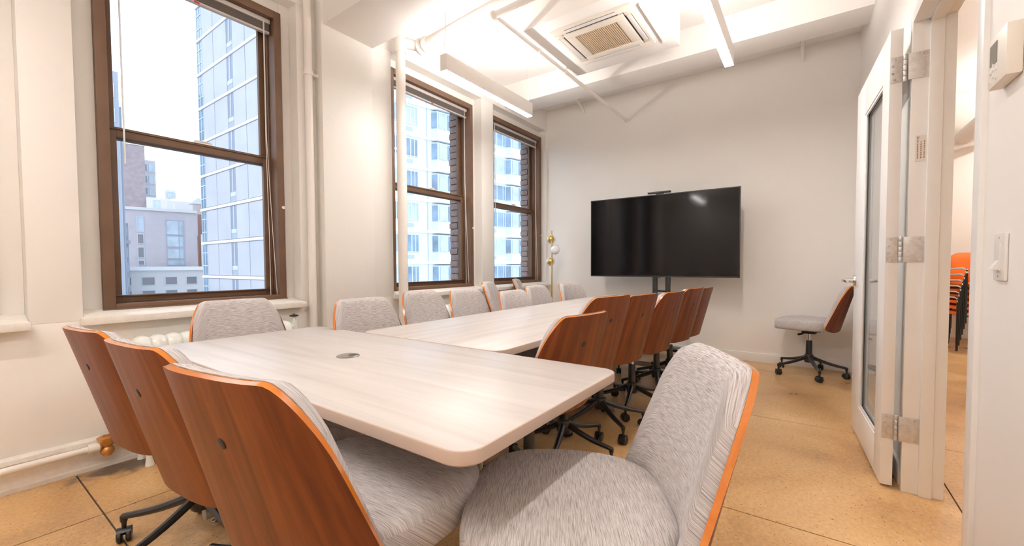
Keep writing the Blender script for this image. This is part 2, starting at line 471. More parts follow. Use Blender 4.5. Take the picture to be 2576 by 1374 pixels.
# corridor beyond the doorway
b = MB(); b.box((CX1, CY1, -0.05), (CX1+.1, YR2, 3.6)); struct(b.build('wall_corridor', M['wall']), 'cream wall at the end of the next room')
b = MB(); b.box((0.2, CY1-.1, -0.05), (CX1+.1, CY1, 3.6)); struct(b.build('wall_corridor', M['wall']), 'side wall of the next room')
b = MB(); b.box((0.1, CY1, -0.05), (0.2, YR2, 3.6)); struct(b.build('wall_corridor', M['wall']), 'near wall of the next room')
b = MB(); b.box((0.1, CY1-.1, 3.5), (CX1+.1, YR2, 3.65)); struct(b.build('ceiling_corridor', M['ceiling']), 'ceiling of the next room')

# baseboards
b = MB()
pr = [(YA, -0.005), (3.085, -0.005), (3.088, 0.02), (3.10, 0.026), (3.10, 0.125), (3.094, 0.135), (3.098, 0.155), (YA, 0.168)]
def sweep_x(mb, prof, x0, x1, n=60, jit=0.0015):
    v = []; f = []; k = len(prof)
    for i in range(n+1):
        x = x0 + (x1-x0)*i/n
        for (y, z) in prof: v.append((x, y + random.uniform(-jit, jit), z + random.uniform(-jit, jit)))
    for i in range(n):
        for j in range(k-1):
            f.append((i*k+j, i*k+j+1, (i+1)*k+j+1, (i+1)*k+j))
    f.append(tuple(range(k))); f.append(tuple(n*k+j for j in reversed(range(k))))
    mb.add(v, f)
sweep_x(b, pr, XB, 1.784, 90)
sweep_x(b, pr, 2.236, XT, 90)
struct(b.build('baseboard_left', M['oldtrim']), 'flaking white baseboard under the windows')
b = MB(); b.box((XT-.014, YR, 0), (XT, YA, 0.10)); struct(b.build('baseboard_far', M['trim'], bevel=0.003), 'low white baseboard of the television wall')
b = MB(); b.box((DX1+.07, YR, 0), (XT-.014, YR+.014, 0.10)); struct(b.build('baseboard_right', M['trim'], bevel=0.003))
b = MB(); b.box((XB, YR, 0), (DX0-.07, YR+.014, 0.10)); struct(b.build('baseboard_near', M['trim'], bevel=0.003))
b = MB(); b.box((CX1-.014, CY1, 0), (CX1, YR2, 0.10)); struct(b.build('baseboard_corridor', M['trim'], bevel=0.003))

# ------------------------------------------------------------------ windows
def ring(mb, x0, x1, z0, z1, y0, y1, wl_, wr, wb, wt, mi=0):
    mb.box((x0, y0, z0), (x0+wl_, y1, z1), mi); mb.box((x1-wr, y0, z0), (x1, y1, z1), mi)
    mb.box((x0+wl_, y0, z0), (x1-wr, y1, z0+wb), mi); mb.box((x0+wl_, y0, z1-wt), (x1-wr, y1, z1), mi)
def make_window(idx, x0, x1, n0, n1, label):
    w = root_struct('window_%d' % idx, label)
    f = MB(); ring(f, x0, x1, WB, WT, 3.195, 3.40, .050, .050, .036, .055)
    f.box((x0+.05, 3.285, WB+.036), (x0+.062, 3.30, WT-.05)); f.box((x1-.062, 3.285, WB+.036), (x1-.05, 3.30, WT-.05))
    f.box((x0-.006, 3.188, WB-.012), (x1+.006, 3.232, WB+.010))
    f.build('window_frame', M['brown'], w, bevel=0.003)
    lo = MB(); ring(lo, x0+.052, x1-.052, WB+.037, 1.895, 3.30, 3.33, .046, .046, .042, .052)
    lo.box((x0+.06, 3.285, WB+.072), (x1-.06, 3.302, WB+.080)); lo.box((x0+.06, 3.292, 1.885), (x1-.06, 3.302, 1.897))
    low = lo.build('lower_sash', M['brown'], w, bevel=0.002)
    g = MB(); g.box((x0+.096, 3.312, WB+.077), (x1-.096, 3.318, 1.845)); g.build('pane', M['glass'], low)
    u = MB(); ring(u, x0+.052, x1-.052, 1.835, WT-.05, 3.338, 3.368, .046, .046, .075, .05)
    upp = u.build('upper_sash', M['brown'], w, bevel=0.002)
    g = MB(); g.box((x0+.096, 3.35, 1.905), (x1-.096, 3.356, WT-.095)); g.build('pane', M['glass'], upp)
    c = (x0+x1)/2 + .02
    la = MB(); la.box((c-.05, 3.285, 1.896), (c+.05, 3.325, 1.904)); la.tube([(c-.045, 3.29, 1.908), (c+.02, 3.285, 1.912), (c+.05, 3.30, 1.908)], .006, 8)
    la.build('sash_latch', M['plastic'], w)
    k = MB(); k.lathe([(.0, 0), (.012, 0), (.012, .006), (.004, .010), (.004, .02), (0, .02)], (x1-.012, 3.19, 1.52), 10, 'y'); 
    k.build('cord_cleat', M['plastic'], w)
    s = MB(); s.box((n0-.012, 3.045, .778), (n1+.002, YN+.02, .818))
    v = [(n0, 3.10, .817), (n1, 3.10, .817), (n1, YN, .850), (n0, YN, .850), (n0, YN, .80), (n1, YN, .80), (n1, 3.10, .80), (n0, 3.10, .80)]
    s.add(v, [(0,1,2,3), (4,5,6,7), (0,7,6,1), (1,6,5,2), (0,3,4,7), (2,5,4,3)])
    s.build('window_sill', M['oldtrim'], w, bevel=0.006)
    return w
wlabels = ['brown window mostly cut off at the near end of the window wall', 'large brown sash window above the radiator', 'brown sash window behind the white riser pipe', 'brown sash window beside the television wall']
for i in range(4):
    make_window(i+1, wins[i][0], wins[i][1], niches[i][0], niches[i][1], wlabels[i])

def make_blind(x0, x1, label):
    t = thing('window_blind', label, 'blind', ((x0+x1)/2, 3.255, 2.83), 0, 'raised mini blinds in the brown windows')
    h = (x1-x0)/2 - .055
    b = MB(); b.box((-h, -.018, .025), (h, .018, .055)); b.build('head_rail', M['blind'], t, bevel=0.004)
    s = MB()
    for k in range(14):
        z = -.028 + k*.0037
        s.box((-h+.006, -.0145, z), (h-.006, .0145, z+.0017))
    o = s.build('slats', M['blinddark'], t); o['kind'] = 'stuff'
    b = MB(); b.box((-h+.004, -.015, -.047), (h-.004, .015, -.031)); b.build('bottom_rail', M['blind'], t, bevel=0.004)
    b = MB(); b.box((-.02, -.0165, -.046), (.01, -.014, -.036)); b.build('red_clip', M['red'], t)
    c = MB()
    c.tube([(h-.045, -.022, .03), (h-.047, -.024, -.8), (h-.02, -.026, -1.5), (h+.0, -.028, -1.96), (h+.01, -.03, -2.02)], .0022, 6)
    c.tube([(h-.05, -.022, .03), (h-.052, -.024, -.8), (h-.045, -.026, -1.5), (h-.045, -.028, -1.98)], .0022, 6)
    c.build('lift_cord', M['cord'], t)
    w = MB(); w.tube([(-h+.06, -.024, .03), (-h+.062, -.026, -1.15)], .0045, 6); w.build('tilt_wand', M['wand'], t)
make_blind(*wins[1], 'raised grey mini blind in the large window over the radiator')
make_blind(*wins[2], 'raised grey mini blind in the window behind the riser pipe')
make_blind(*wins[3], 'raised grey mini blind in the window next to the floor lamp')

# taupe brick jambs outside the far windows
me = None
for wx in (wins[2][1], wins[3][1]):
    mo = MB(); mo.box((wx-.030, YO-.12, WB), (wx+.02, YO+.012, WT)); mo.build('mortar_backing', M['mortar'], wall_left)
    z = WB + .004; k = 0
    while z < WT - .06:
        if me is None:
            q = MB(); q.box((-.012, -.062, 0), (.012, .062, .066)); me = q.mesh('brick', [M['brickreveal']], bevel=0.004)
        o = obj('brick', me, wall_left); o.location = (wx-.030+random.uniform(-.004, .004), YO-.05+(.006 if k % 2 else -.004), z)
        z += .076; k += 1

# ------------------------------------------------------------------ doorway, frame and door
fr = MB()
for x0, x1 in ((DX0-.052, DX0), (DX1, DX1+.052)):
    fr.box((x0, YR2-.012, 0), (x1, YR+.012, DZ+.05))
fr.box((DX0, YR2-.012, DZ), (DX1, YR+.012, DZ+.05))
fr.box((DX1-.016, YR2+.03, 0), (DX1, YR2+.075, DZ)); fr.box((DX0, YR2+.03, 0), (DX0+.016, YR2+.075, DZ)); fr.box((DX0, YR2+.03, DZ-.016), (DX1, YR2+.075, DZ))
jamb = struct(fr.build('trim_1', M['trim'], bevel=0.002), 'white metal door frame of the doorway')
sp = MB(); sp.box((DX0-.001, -.452, .935), (DX0+.0025, -.418, 1.03)); sp.build('strike_plate', M['steel'], jamb)
lb = MB(); lb.box((DX1-.0012, -.432, 1.545), (DX1+.0, -.396, 1.665))
rl = lb.build('rating_label', M['plastic'], jamb)
pr_ = MB()
for col in range(3):
    z = 1.56
    while z < (1.64 if col < 2 else 1.655):
        hgt = random.uniform(.004, .010)
        pr_.box((DX1-.0018, -.428+col*.011, z), (DX1-.001, -.424+col*.011, z+hgt)); z += hgt + random.uniform(.0015, .004)
pr_.tube([(DX1-.0016, -.405+.004*math.cos(a*PI/5), 1.657+.004*math.sin(a*PI/5)) for a in range(11)], .0007, 5)
o = pr_.build('label_print', M['print'], rl)

door = root_struct('door_1', 'white glazed door folded open against the wall')
door.location = (2.655, -.303, 0); door.rotation_euler = (0, 0, math.atan2(.049, .898))
DL, DTK, ZB, ZT = .898, .046, .012, 2.172
lf = MB(); ring(lf, 0, DL, ZB, ZT, -DTK, 0, .147, .272, .193, .20)
for (a0, a1, c0, c1) in ((.147, .626, .205, 1.972),):
    for y0, y1 in ((-.012, -.004), (-DTK+.004, -DTK+.012)):
        ring(lf, a0, a1, c0, c1, y0, y1, .014, .014, .014, .014)
leaf = lf.build('door_leaf', M['door'], door, bevel=0.0015)
g = MB(); g.box((.158, -.026, .215), (.615, -.020, 1.962)); g.build('pane', M['doorglass'], door)
gk = MB(); ring(gk, .155, .618, .212, 1.965, -.0195, -.0165, .005, .006, .005, .005); gk.build('gasket', M['black'], door)
for side, nm in ((1, 'lever_handle'), (-1, 'lever_handle')):
    y = 0 if side == 1 else -DTK
    h = MB()
    h.lathe([(0, 0), (.032, 0), (.034, .004*side), (.031, .012*side), (.014, .014*side), (.012, .05*side), (0, .05*side)], (.838, y, .972), 24, 'y')
    h.tube([(.838, y+side*.045, .972), (.838, y+side*.058, .972), (.825, y+side*.063, .972), (.73, y+side*.062, .970), (.715, y+side*.055, .970)], [.011, .011, .0105, .009, .008], 12)
    h.build(nm, M['chrome'], door)
st = MB(); st.lathe([(0, 0), (.018, 0), (.016, .012), (0, .012)], (.06, -.03, 0.0), 12); st.build('door_bottom_seal', M['rubber'], door)
_da = math.atan2(.049, .898)
def to_door(p):
    x, y = p[0]-2.655, p[1]+.303
    return (x*math.cos(_da)+y*math.sin(_da), -x*math.sin(_da)+y*math.cos(_da), p[2])
for zc in (1.985, 1.146, .298):
    hroot = MB()
    # plate on the door edge and plate on the jamb, both facing the opening
    hroot.box((-.0030, -.043, zc-.059), (.0005, -.003, zc+.059))
    hng = hroot.build('hinge', M['steel'], door, bevel=0.0008)
    kn = MB()
    for k in range(5):
        z0 = zc-.062 + k*.0248
        kn.lathe([(0, z0+.0008), (.0072, z0+.0008), (.0080, z0+.002), (.0080, z0+.0232), (.0072, z0+.0244), (0, z0+.0244)], (-.006, -.053, 0), 14)
    kn.build('hinge_knuckle', M['steel'], hng)
    jp = MB(); jp.box((DX1-.0035, -.452, zc-.059), (DX1+.001, -.366, zc+.059)); jp.v = [to_door(p) for p in jp.v]; jp.build('jamb_plate', M['steel'], hng, bevel=0.0008)
    sc = MB()
    for (yy, xx, dzs) in ((-.014, -.0035, (-.047, .047)), (-.007, -.0035, (-.017, .017)), (to_door((DX1, -.415, 0))[1], to_door((DX1-.004, -.415, 0))[0], (-.047, .047)), (to_door((DX1, -.438, 0))[1], to_door((DX1-.004, -.438, 0))[0], (-.017, .017))):
        for dz in dzs:
            sc.lathe([(0, .0012), (.0042, .0012), (.0047, .0), (.0047, -.0012), (.0020, -.0013), (.0012, -.0004), (0, -.0004)], (xx, yy-.004, zc+dz), 10, 'x')
    sc.build('screws', M['chrome'], hng)

# ------------------------------------------------------------------ swivel chair
def shell_raw(u, t):
    tt = max(0.0, t)
    W = .2672 - .0687*tt**1.107; Dp = .086 - .052*min(1.0, tt)
    return Vector((-.232 - .116*t + Dp*abs(u)**2.9, W*u, .448 + .430*t))
def shell_pt(u, t, off=0.0):
    """u in -1..1 across, t in 0..1 up; off = distance towards the sitter"""
    p = shell_raw(u, t)
    if off:
        e = .004; u0 = max(-.985, min(.985, u))
        du = shell_raw(u0+e, t) - shell_raw(u0-e, t); dt = shell_raw(u, t+e) - shell_raw(u, t-e)
        p += du.cross(dt).normalized()*(off if du.cross(dt).x > -9 else off)
    return p
def shell_t(u, v):
    a = abs(u)
    tp = 1.0; bt = 0.0
    if a > .72:
        k = (a-.72)/.28; tp = 1 - .36*(1-math.sqrt(max(0, 1-k*k)))
    if a > .5:
        k = (a-.5)/.5; bt = .14*(1-math.sqrt(max(0, 1-k*k)))
    return bt + (tp-bt)*v
def uspread(a):           # denser towards the wings
    return math.sin((a*2-1)*PI/2*0.98)/math.sin(PI/2*0.98)
def make_shell_mesh():
    b = MB(); TH = .013; nu, nv = 36, 14
    def outer(a, c): u = uspread(a); return shell_pt(u, shell_t(u, c))
    def inner(a, c): u = uspread(a); return shell_pt(u, shell_t(u, c), TH)
    uvf = lambda a, c: ((uspread(a)+1)*.26, c*.45)
    b.grid(outer, nu, nv, 0, uvf, flip=False)
    b.grid(inner, nu, nv, 0, uvf, flip=True)
    def strip(fn):
        n = 40; v = []; f = []; uv = []
        for i in range(n+1):
            p, q = fn(i/n); v += [p, q]
        for i in range(n):
            f.append((2*i, 2*i+1, 2*i+3, 2*i+2)); uv.append([(0, i/n), (.02, i/n), (.02, (i+1)/n), (0, (i+1)/n)])
        b.add(v, f, 1, uv)
    strip(lambda s: (outer(s, 1), inner(s, 1)))
    strip(lambda s: (inner(s, 0), outer(s, 0)))
    strip(lambda s: (outer(1, 1-s), inner(1, 1-s)))
    strip(lambda s: (outer(0, s), inner(0, s)))
    me = b.mesh('backrest', [M['walnut'], M['plyedge']], sharp=40)
    bm = bmesh.new(); bm.from_mesh(me); bmesh.ops.recalc_face_normals(bm, faces=bm.faces); bm.to_mesh(me); bm.free()
    for p in me.polygons: p.use_smooth = True
    me.set_sharp_from_angle(angle=R(40))
    return me
def make_cushion_mesh():
    b = MB(); nu, nv = 30, 20
    def ct(u, c):
        top = shell_t(u, 1.0); return .10 + (top*1.004-.10)*c
    def front(a, c):
        u = uspread(a)*.982
        e = (1-abs(2*a-1)**7)*(1-abs(2*c-1)**12)
        return shell_pt(u, ct(u, c), .0135 + .040*max(0, e)**.5)
    def rear(a, c):
        u = uspread(a)*.982
        return shell_pt(u, ct(u, c), .0133)
    uvf = lambda a, c: (uspread(a)*.25, c*.40)
    b.grid(front, nu, nv, 0, uvf, flip=True)
    b.grid(rear, nu, nv, 0, uvf)
    return b.mesh('back_cushion', [M['fabric']], sharp=80, weld=True)
def make_seat_mesh():
    b = MB(); N = 56
    def outline(sc):
        pts = []
        for k in range(N):
            a = 2*PI*k/N; c, s = math.cos(a), math.sin(a)
            n = 2.9 if c > 0 else 3.2
            x = math.copysign(abs(c)**(2/n), c); y = math.copysign(abs(s)**(2/n), s)
            X = .032 + x*.245; Y = y*(.250 if c > 0 else .250 - .030*abs(x))
            pts.append((.03 + (X-.03)*sc, Y*sc))
        return pts
    prof = [(.90, .452), (.955, .455), (.99, .466), (1.0, .484), (1.0, .512), (.985, .530), (.955, .542), (.90, .549), (.75, .554), (.5, .557), (.2, .558)]
    v = []; f = []; uvs = []
    for sc, z in prof:
        for (x, y) in outline(sc):
            v.append((x, y, z - .010*max(0, (x-.12)/.15)**2))
    for i in range(len(prof)-1):
        for k in range(N):
            q = (i*N+k, i*N+(k+1)%N, (i+1)*N+(k+1)%N, (i+1)*N+k)
            f.append(q); uvs.append([(v[j][1], v[j][0] + (.0 if i > 4 else v[j][2])) for j in q])
    q = tuple(range(N-1, -1, -1)); f.append(q); uvs.append([(v[j][1], v[j][0]) for j in q])
    q = tuple((len(prof)-1)*N+k for k in range(N)); f.append(q); uvs.append([(v[j][1], v[j][0]) for j in q])
    b.add(v, f, 0, uvs)
    return b.mesh('seat', [M['fabric']], sharp=70)
def make_chair(label, group):
    t = thing('office_chair', label, 'chair', (0,0,0), 0, group)
    obj('seat', make_seat_mesh(), t)
    bk = obj('backrest', make_shell_mesh(), t)
    obj('back_cushion', make_cushion_mesh(), t)
    def button(u, tt, r):
        p = shell_pt(u, tt); e = .01
        du = (shell_pt(u+e, tt)-shell_pt(u-e, tt)).normalized(); dt = (shell_pt(u, tt+e)-shell_pt(u, tt-e)).normalized()
        n = du.cross(dt).normalized()
        if n.dot(Vector((p.x, p.y, 0))) < 0: n = -n
        m = MB(); v = []; f = []; K = 16
        for rr, hh in ((r, -.002), (r, .0012), (r*.8, .0022)):
            for k in range(K):
                v.append(p + n*hh + rr*(math.cos(2*PI*k/K)*du + math.sin(2*PI*k/K)*dt))
        for i in range(2):
            for k in range(K): f.append((i*K+k, i*K+(k+1)%K, (i+1)*K+(k+1)%K, (i+1)*K+k))
        f.append(tuple(2*K+k for k in range(K)))
        m.add(v, f); m.build('button', M['black'], bk)
    button(0, .705, .0115); button(.80, .075, .0075); button(-.80, .075, .0075)
    m = MB(); m.box((-.10, -.085, .432), (.10, .085, .4525)); m.box((-.055, -.045, .405), (.055, .045, .434))
    mech = m.build('mechanism', M['black'], t, bevel=0.004)
    m = MB(); m.tube([(.02, .04, .425), (.02, .12, .42), (.03, .17, .415), (.05, .195, .412)], [.006, .006, .010, .011], 8); m.build('lever', M['black'], mech)
    m = MB(); m.lathe([(0, .28), (.0145, .28), (.0145, .41), (0, .41)], (0, 0, 0), 16); m.build('gas_lift', M['chrome'], t)
    m = MB(); m.lathe([(0, .135), (.026, .135), (.030, .14), (.0275, .20), (.0255, .33), (.023, .337), (0, .337)], (0, 0, 0), 18)
    m.lathe([(0, .122), (.036, .122), (.041, .135), (.042, .175), (.036, .198), (.029, .203), (0, .203)], (0, 0, 0), 20)
    m.build('column', M['blacksat'], t)
    for k in range(5):
        a = 2*PI*k/5 + R(36)
        lg = MB(); nseg = 7; v = []; f = []
        for i in range(nseg+1):
            s = i/nseg; rr = .03 + .265*s
            zc = .166 - .070*s - .010*math.sin(PI*s) + .004
            hw = .0175 - .0055*s; hh = .017 - .0065*s
            sec = []
            for q in range(8):
                an = 2*PI*q/8 + PI/8
                sec.append((rr, hw*math.cos(an)*1.08, zc + hh*math.sin(an)*1.08))
            v += sec
        for i in range(nseg):
            for q in range(8): f.append((i*8+q, (i+1)*8+q, (i+1)*8+(q+1)%8, i*8+(q+1)%8))
        f.append(tuple(range(8))); f.append(tuple(nseg*8+q for q in reversed(range(8))))
        lg.add(v, f)
        lg.lathe([(0, .058), (.0075, .058), (.0085, .075), (.0125, .085), (.0125, .104), (0, .106)], (.290, 0, 0), 12)
        lo = lg.build('leg', M['blacksat'], t); lo.rotation_euler = (0, 0, a)
        cs = MB(); sw = R(random.choice((25, 80, 140, -60, -110)))
        cxo = .290
        for sd in (-1, 1):
            cs.lathe([(0, -.0085), (.021, -.0085), (.0262, -.005), (.0265, .004), (.022, .0085), (0, .0092)] if sd == 1 else [(0, -.0092), (.022, -.0085), (.0265, -.004), (.0262, .005), (.021, .0085), (0, .0085)], (0, sd*.014, .0265), 18, 'y')
        hood = []
        for i in range(9):
            an = PI*(-.15 + i*.11*1.05); hood.append((.0295*math.cos(an), .0295*math.sin(an)+.0265))
        v = []; f = []
        for (hx, hz) in hood: v += [(hx, -.0215, hz), (hx, .0215, hz)]
        for i in range(8): f.append((2*i, 2*i+1, 2*i+3, 2*i+2))
        for (hx, hz) in hood: v += [(hx*.9, -.020, .0265+(hz-.0265)*.9), (hx*.9, .020, .0265+(hz-.0265)*.9)]
        for i in range(8): f.append((18+2*i, 18+2*i+2, 18+2*i+3, 18+2*i+1)); f.append((2*i, 2*i+2, 18+2*i+2, 18+2*i)); f.append((2*i+1, 18+2*i+1, 18+2*i+3, 2*i+3))
        cs.add(v, f)
        cs.lathe([(0, .050), (.007, .050), (.007, .066), (0, .066)], (0, 0, 0), 10)
        co = cs.build('caster', M['black'], lo)
        co.location = (cxo, 0, 0); co.rotation_euler = (0, 0, sw)
    return t
GR = 'walnut shell swivel chairs with grey upholstery'
CH = [  # x, y, heading, rise, spin of base, label
    (0.961, 2.223, -92, 0.02, 'grey swivel chair alone on the window side of the near table, back to the radiator'),
    (1.495, 1.839, -90.4, 0.008, 'window-side swivel chair at the near end of the long table, left of the riser pipe'),
    (2.157, 2.047, -87, 0.01, 'window-side swivel chair right beside the foot of the white riser pipe'),
    (2.564, 1.987, -90.3, 0.004, 'third window-side swivel chair along the long table, overlapping the turned chair behind it'),
    (2.89, 1.749, -92.6, -0.014, 'lowered window-side swivel chair in front of the two turned chairs by the last window'),
    (3.563, 1.93, -90.3, -0.005, 'window-side swivel chair immediately left of the gold floor lamp pole'),
    (3.99, 1.8, -100.5, 0.005, 'farthest window-side swivel chair, between the floor lamp and the television'),
    (3.42, 2.36, -66, 0.035, 'swivel chair parked behind the row, turned sideways, below the pier between the last two windows'),
    (4.50, 2.76, -64, 0.026, 'swivel chair parked behind the row, turned sideways, under the window by the floor lamp'),
    (1.623, 1.058, 80.5, 0, 'nearest walnut-backed swivel chair on the right side of the long table, at its inner corner'),
    (2.092, 1.125, 78.4, 0.043, 'second walnut-backed swivel chair on the right of the long table, partly behind the nearest one'),
    (2.582, 1.119, 78.4, 0.022, 'third walnut-backed swivel chair on the right of the long table'),
    (3.051, 1.063, 81, 0.013, 'fourth walnut-backed swivel chair on the right of the long table'),
    (3.589, 1.037, 79, 0.013, 'fifth walnut-backed swivel chair on the right of the long table'),
    (4.004, 1.036, 81.4, -0.004, 'farthest walnut-backed swivel chair on the right of the long table, near the television stand'),
    (0.888, 0.435, 121, -0.008, 'large swivel chair in the foreground, its grey seat tucked under the near table corner'),
    (4.97, -0.027, 79, 0, 'swivel chair standing alone against the end wall beside the open door'),
    (0.611, 1.96, 6.5, 0.002, 'walnut chair back closest to the window wall on the near side of the near table'),
    (0.613, 1.4, 5.5, 0.012, 'middle of the three walnut chair backs on the near side of the near table'),
    (0.603, 0.884, 8.6, 0.017, 'frontmost walnut chair back on the near side of the near table'),
]
proto = make_chair(CH[0][4], GR)
def place_chair(x, y, h, dz, label, first=False):
    o = proto if first else dup(proto, (0,0,0), 0, label, GR)
    o.location = (x, y, 0); o.rotation_euler = (0, 0, R(h))
    for c in o.children:
        n = c.name.split('.')[0]
        if n in ('seat', 'backrest', 'back_cushion', 'mechanism', 'gas_lift'): c.location.z += dz
    return o
chairs = [dup(proto, (0,0,0), 0, c[4], GR) for c in CH[1:]]
chairs = [proto] + chairs
for o, c in zip(chairs, CH):
    o.location = (c[0], c[1], 0); o.rotation_euler = (0, 0, R(c[2]))
    for ch in o.children:
        n = ch.name.split('.')[0]
        if n in ('seat', 'backrest', 'back_cushion', 'mechanism'): ch.location.z += c[3]
        if n == 'leg':
            a = R(hash((c[0], c[1])) % 72); ch.rotation_euler.z += a
chairs[16]  # the lone chair by the wall

# ------------------------------------------------------------------ tables
def tabletop(mb, x0, y0, x1, y1, r, zt, th, along):
    poly = rrect(x0, y0, x1, y1, r); n = len(poly); v = []; f = []; uv = []
    lv = [(.0, zt-th, .004), (.0, zt-th+.004, 0), (0, zt-.004, 0), (0, zt-.0012, .0012), (0, zt, .004)]
    cx, cy = (x0+x1)/2, (y0+y1)/2
    rings = []
    for _, z, ins in lv:
        p2 = rrect(x0+ins, y0+ins, x1-ins, y1-ins, r-ins)
        rings.append([(x, y, z) for x, y in p2])
    def uvc(p): return (p[1], p[0]) if along == 'x' else (p[0], p[1])
    for rg in rings: v += rg
    for i in range(len(lv)-1):
        for k in range(n): mb_f = (i*n+k, i*n+(k+1)%n, (i+1)*n+(k+1)%n, (i+1)*n+k); f.append(mb_f)
    mb.add(v, f, 1); o = len(mb.v)-len(v)
    mb.f.append([o+k for k in range(n-1, -1, -1)]); mb.m.append(1); mb.uv.append(None)
    top = [o+(len(lv)-1)*n+k for k in range(n)]
    mb.f.append(top); mb.m.append(0); mb.uv.append([uvc(mb.v[j]) for j in top])
def t_leg(parent, pos, axis, half, zt):
    """post pair on a round foot bar; axis is the direction of the foot bar"""
    px, py = pos
    d = Vector((1, 0, 0)) if axis == 'x' else Vector((0, 1, 0))
    c = Vector((px, py, 0))
    m = MB()
    m.tube([c - d*half + Vector((0,0,.052)), c + d*half + Vector((0,0,.052))], .026, 20)
    leg = m.build('table_leg', M['silver'], parent)
    m = MB(); m.tube([c + Vector((0,0,.06)), c + Vector((0,0,zt-.03))], .032, 18); m.box((px-.03, py-.03, zt-.035), (px+.03, py+.03, zt-.005)); m.build('post', M['silver'], leg)
    m = MB()
    e = d*(half*.8)
    m.box(tuple(c-e-Vector((.02,.02,0))+Vector((0,0,zt-.012))), tuple(c+e+Vector((.02,.02,0))+Vector((0,0,zt-.001)))); m.build('top_bracket', M['black'], leg)
    for s in (-1, 1):
        q = c + d*(s*(half-.045)); m = MB(); m.lathe([(0, 0), (.017, 0), (.017, .006), (.007, .009), (.007, .03), (0, .03)], (q.x, q.y, 0), 14); m.build('leveler', M['chrome'], leg)
ZTAB = .735
def make_table(name, label, x0, y0, x1, y1, along, legs, r=.055):
    cx, cy = (x0+x1)/2, (y0+y1)/2
    t = thing(name, label, 'table', (cx, cy, 0))
    m = MB(); tabletop(m, x0-cx, y0-cy, x1-cx, y1-cy, r, ZTAB, .031, along); m.build('tabletop', [M['ash'], M['ashedge']], t, sharp=30)
    for (lx, ly) in legs:
        t_leg(t, (lx-cx, ly-cy), 'y' if along == 'x' else 'x', .28 if along == 'y' else .36, ZTAB-.031)
    return t
near = make_table('conference_table', 'pale wood table set crosswise in the foreground, with a black cable grommet', .553, .497, 1.309, 2.308, 'y', [(.92, 2.03), (.92, .80)])
m = MB(); m.lathe([(0, ZTAB), (.042, ZTAB), (.0425, ZTAB+.002), (.038, ZTAB+.0042), (.036, ZTAB+.0030), (0, ZTAB+.0030)], (0, 0, 0), 32)
gr = m.build('grommet', M['lcd'], near); gr.location = (.931-.931, 1.436-1.4025, 0)
gr.location.x = .931-(.553+1.309)/2
m = MB(); m.prism(rrect(.0, -.011, .037, .011, .0105, 6), ZTAB+.0031, ZTAB+.0036); o = m.build('cable_slot', M['black'], gr); o.rotation_euler = (0, 0, R(-25))
make_table('conference_table', 'long pale wood table running from the near table towards the television', 1.315, 1.0, 4.62, 1.922, 'x', [(1.62, 1.46), (2.83, 1.46), (4.3, 1.46)], r=.07)

# ------------------------------------------------------------------ television, stand, camera bar
tv = thing('television', 'large black flat television on a stand in front of the end wall', 'television', (4.90, 1.407, 1.414))
hw, hh = .835, .474
m = MB(); m.box((0, -hw, -hh), (.022, hw, hh)); m.box((.02, -.45, -.38), (.065, .45, .22)); m.build('housing', M['tvbody'], tv, bevel=0.003)
m = MB(); m.box((-.0025, -hw+.008, -hh+.014), (.001, hw-.008, hh-.008)); m.build('screen', M['tvscreen'], tv)
m = MB()
m.box((-.004, -hw-.002, -hh-.002), (.012, -hw+.007, hh+.002)); m.box((-.004, hw-.007, -hh-.002), (.012, hw+.002, hh+.002)); m.box((-.004, -hw, hh-.007), (.012, hw, hh+.002)); m.box((-.004, -hw, -hh-.002), (.012, hw, -hh+.013)); m.box((-.006, -.03, -hh-.008), (.01, .03, -hh))
m.build('bezel', M['tvbody'], tv)
ts = thing('television_stand', 'black steel twin-column floor stand carrying the television', 'stand', (5.0, 1.393, 0))
for s in (-1, 1):
    m = MB(); m.box((-.02, s*.0735-.026, .10), (.02, s*.0735+.026, 1.42)); m.build('upright', M['blacksat'], ts, bevel=0.004)
m = MB(); m.box((-.012, -.05, .762), (.012, .05, .784)); m.build('cross_bar', M['blacksat'], ts, bevel=0.003)
m = MB(); m.box((-.032, -.22, 1.2), (-.018, .22, 1.26)); m.box((-.032, -.22, 1.45), (-.018, .22, 1.51)); m.box((-.032, -.2, 1.15), (-.02, -.16, 1.6)); m.box((-.032, .16, 1.15), (-.02, .2, 1.6)); m.build('mount_plate', M['blacksat'], ts)
bm_ = MB(); bm_.box((-.10, -.32, .085), (.10, .32, .115)); base = bm_.build('base_deck', M['blacksat'], ts, bevel=0.006)
for s in (-1, 1):
    v = MB(); y = s*.335
    prof = [(-.40, .055), (-.36, .085), (-.2, .10), (0, .108), (.14, .115), (.19, .125), (.21, .145), (.225, .145), (.225, .11), (.19, .065), (0, .055)]
    n = len(prof); vv = [(x, y-.025, z) for x, z in prof] + [(x, y+.025, z) for x, z in prof]
    v.add(vv, [tuple(range(n)), tuple(range(2*n-1, n-1, -1))] + [(k, k+n, (k+1)%n+n, (k+1)%n) for k in range(n)])
    ft = v.build('foot', M['blacksat'], ts, bevel=0.004)
    for x in (-.34, .17):
        c = MB(); c.lathe([(0, -.012), (.026, -.012), (.0275, -.006), (.0275, .006), (.026, .012), (0, .012)], (x, y, .0275), 16, 'y'); c.box((x-.012, y-.018, .03), (x+.012, y+.018, .075)); c.build('caster', M['black'], ft)
m = MB(); m.box((-.095, -.29, .1151), (-.035, -.20, .1158)); m.build('warning_sticker', M['yellow'], base)
vb = thing('video_bar', 'flat black conference camera bar on top of the television', 'camera', (4.905, 1.395, 1.890))
m = MB(); m.prism(rrect(-.03, -.125, .03, .135, .02, 4), .012, .030); m.build('camera_body', M['black'], vb, bevel=0.003)
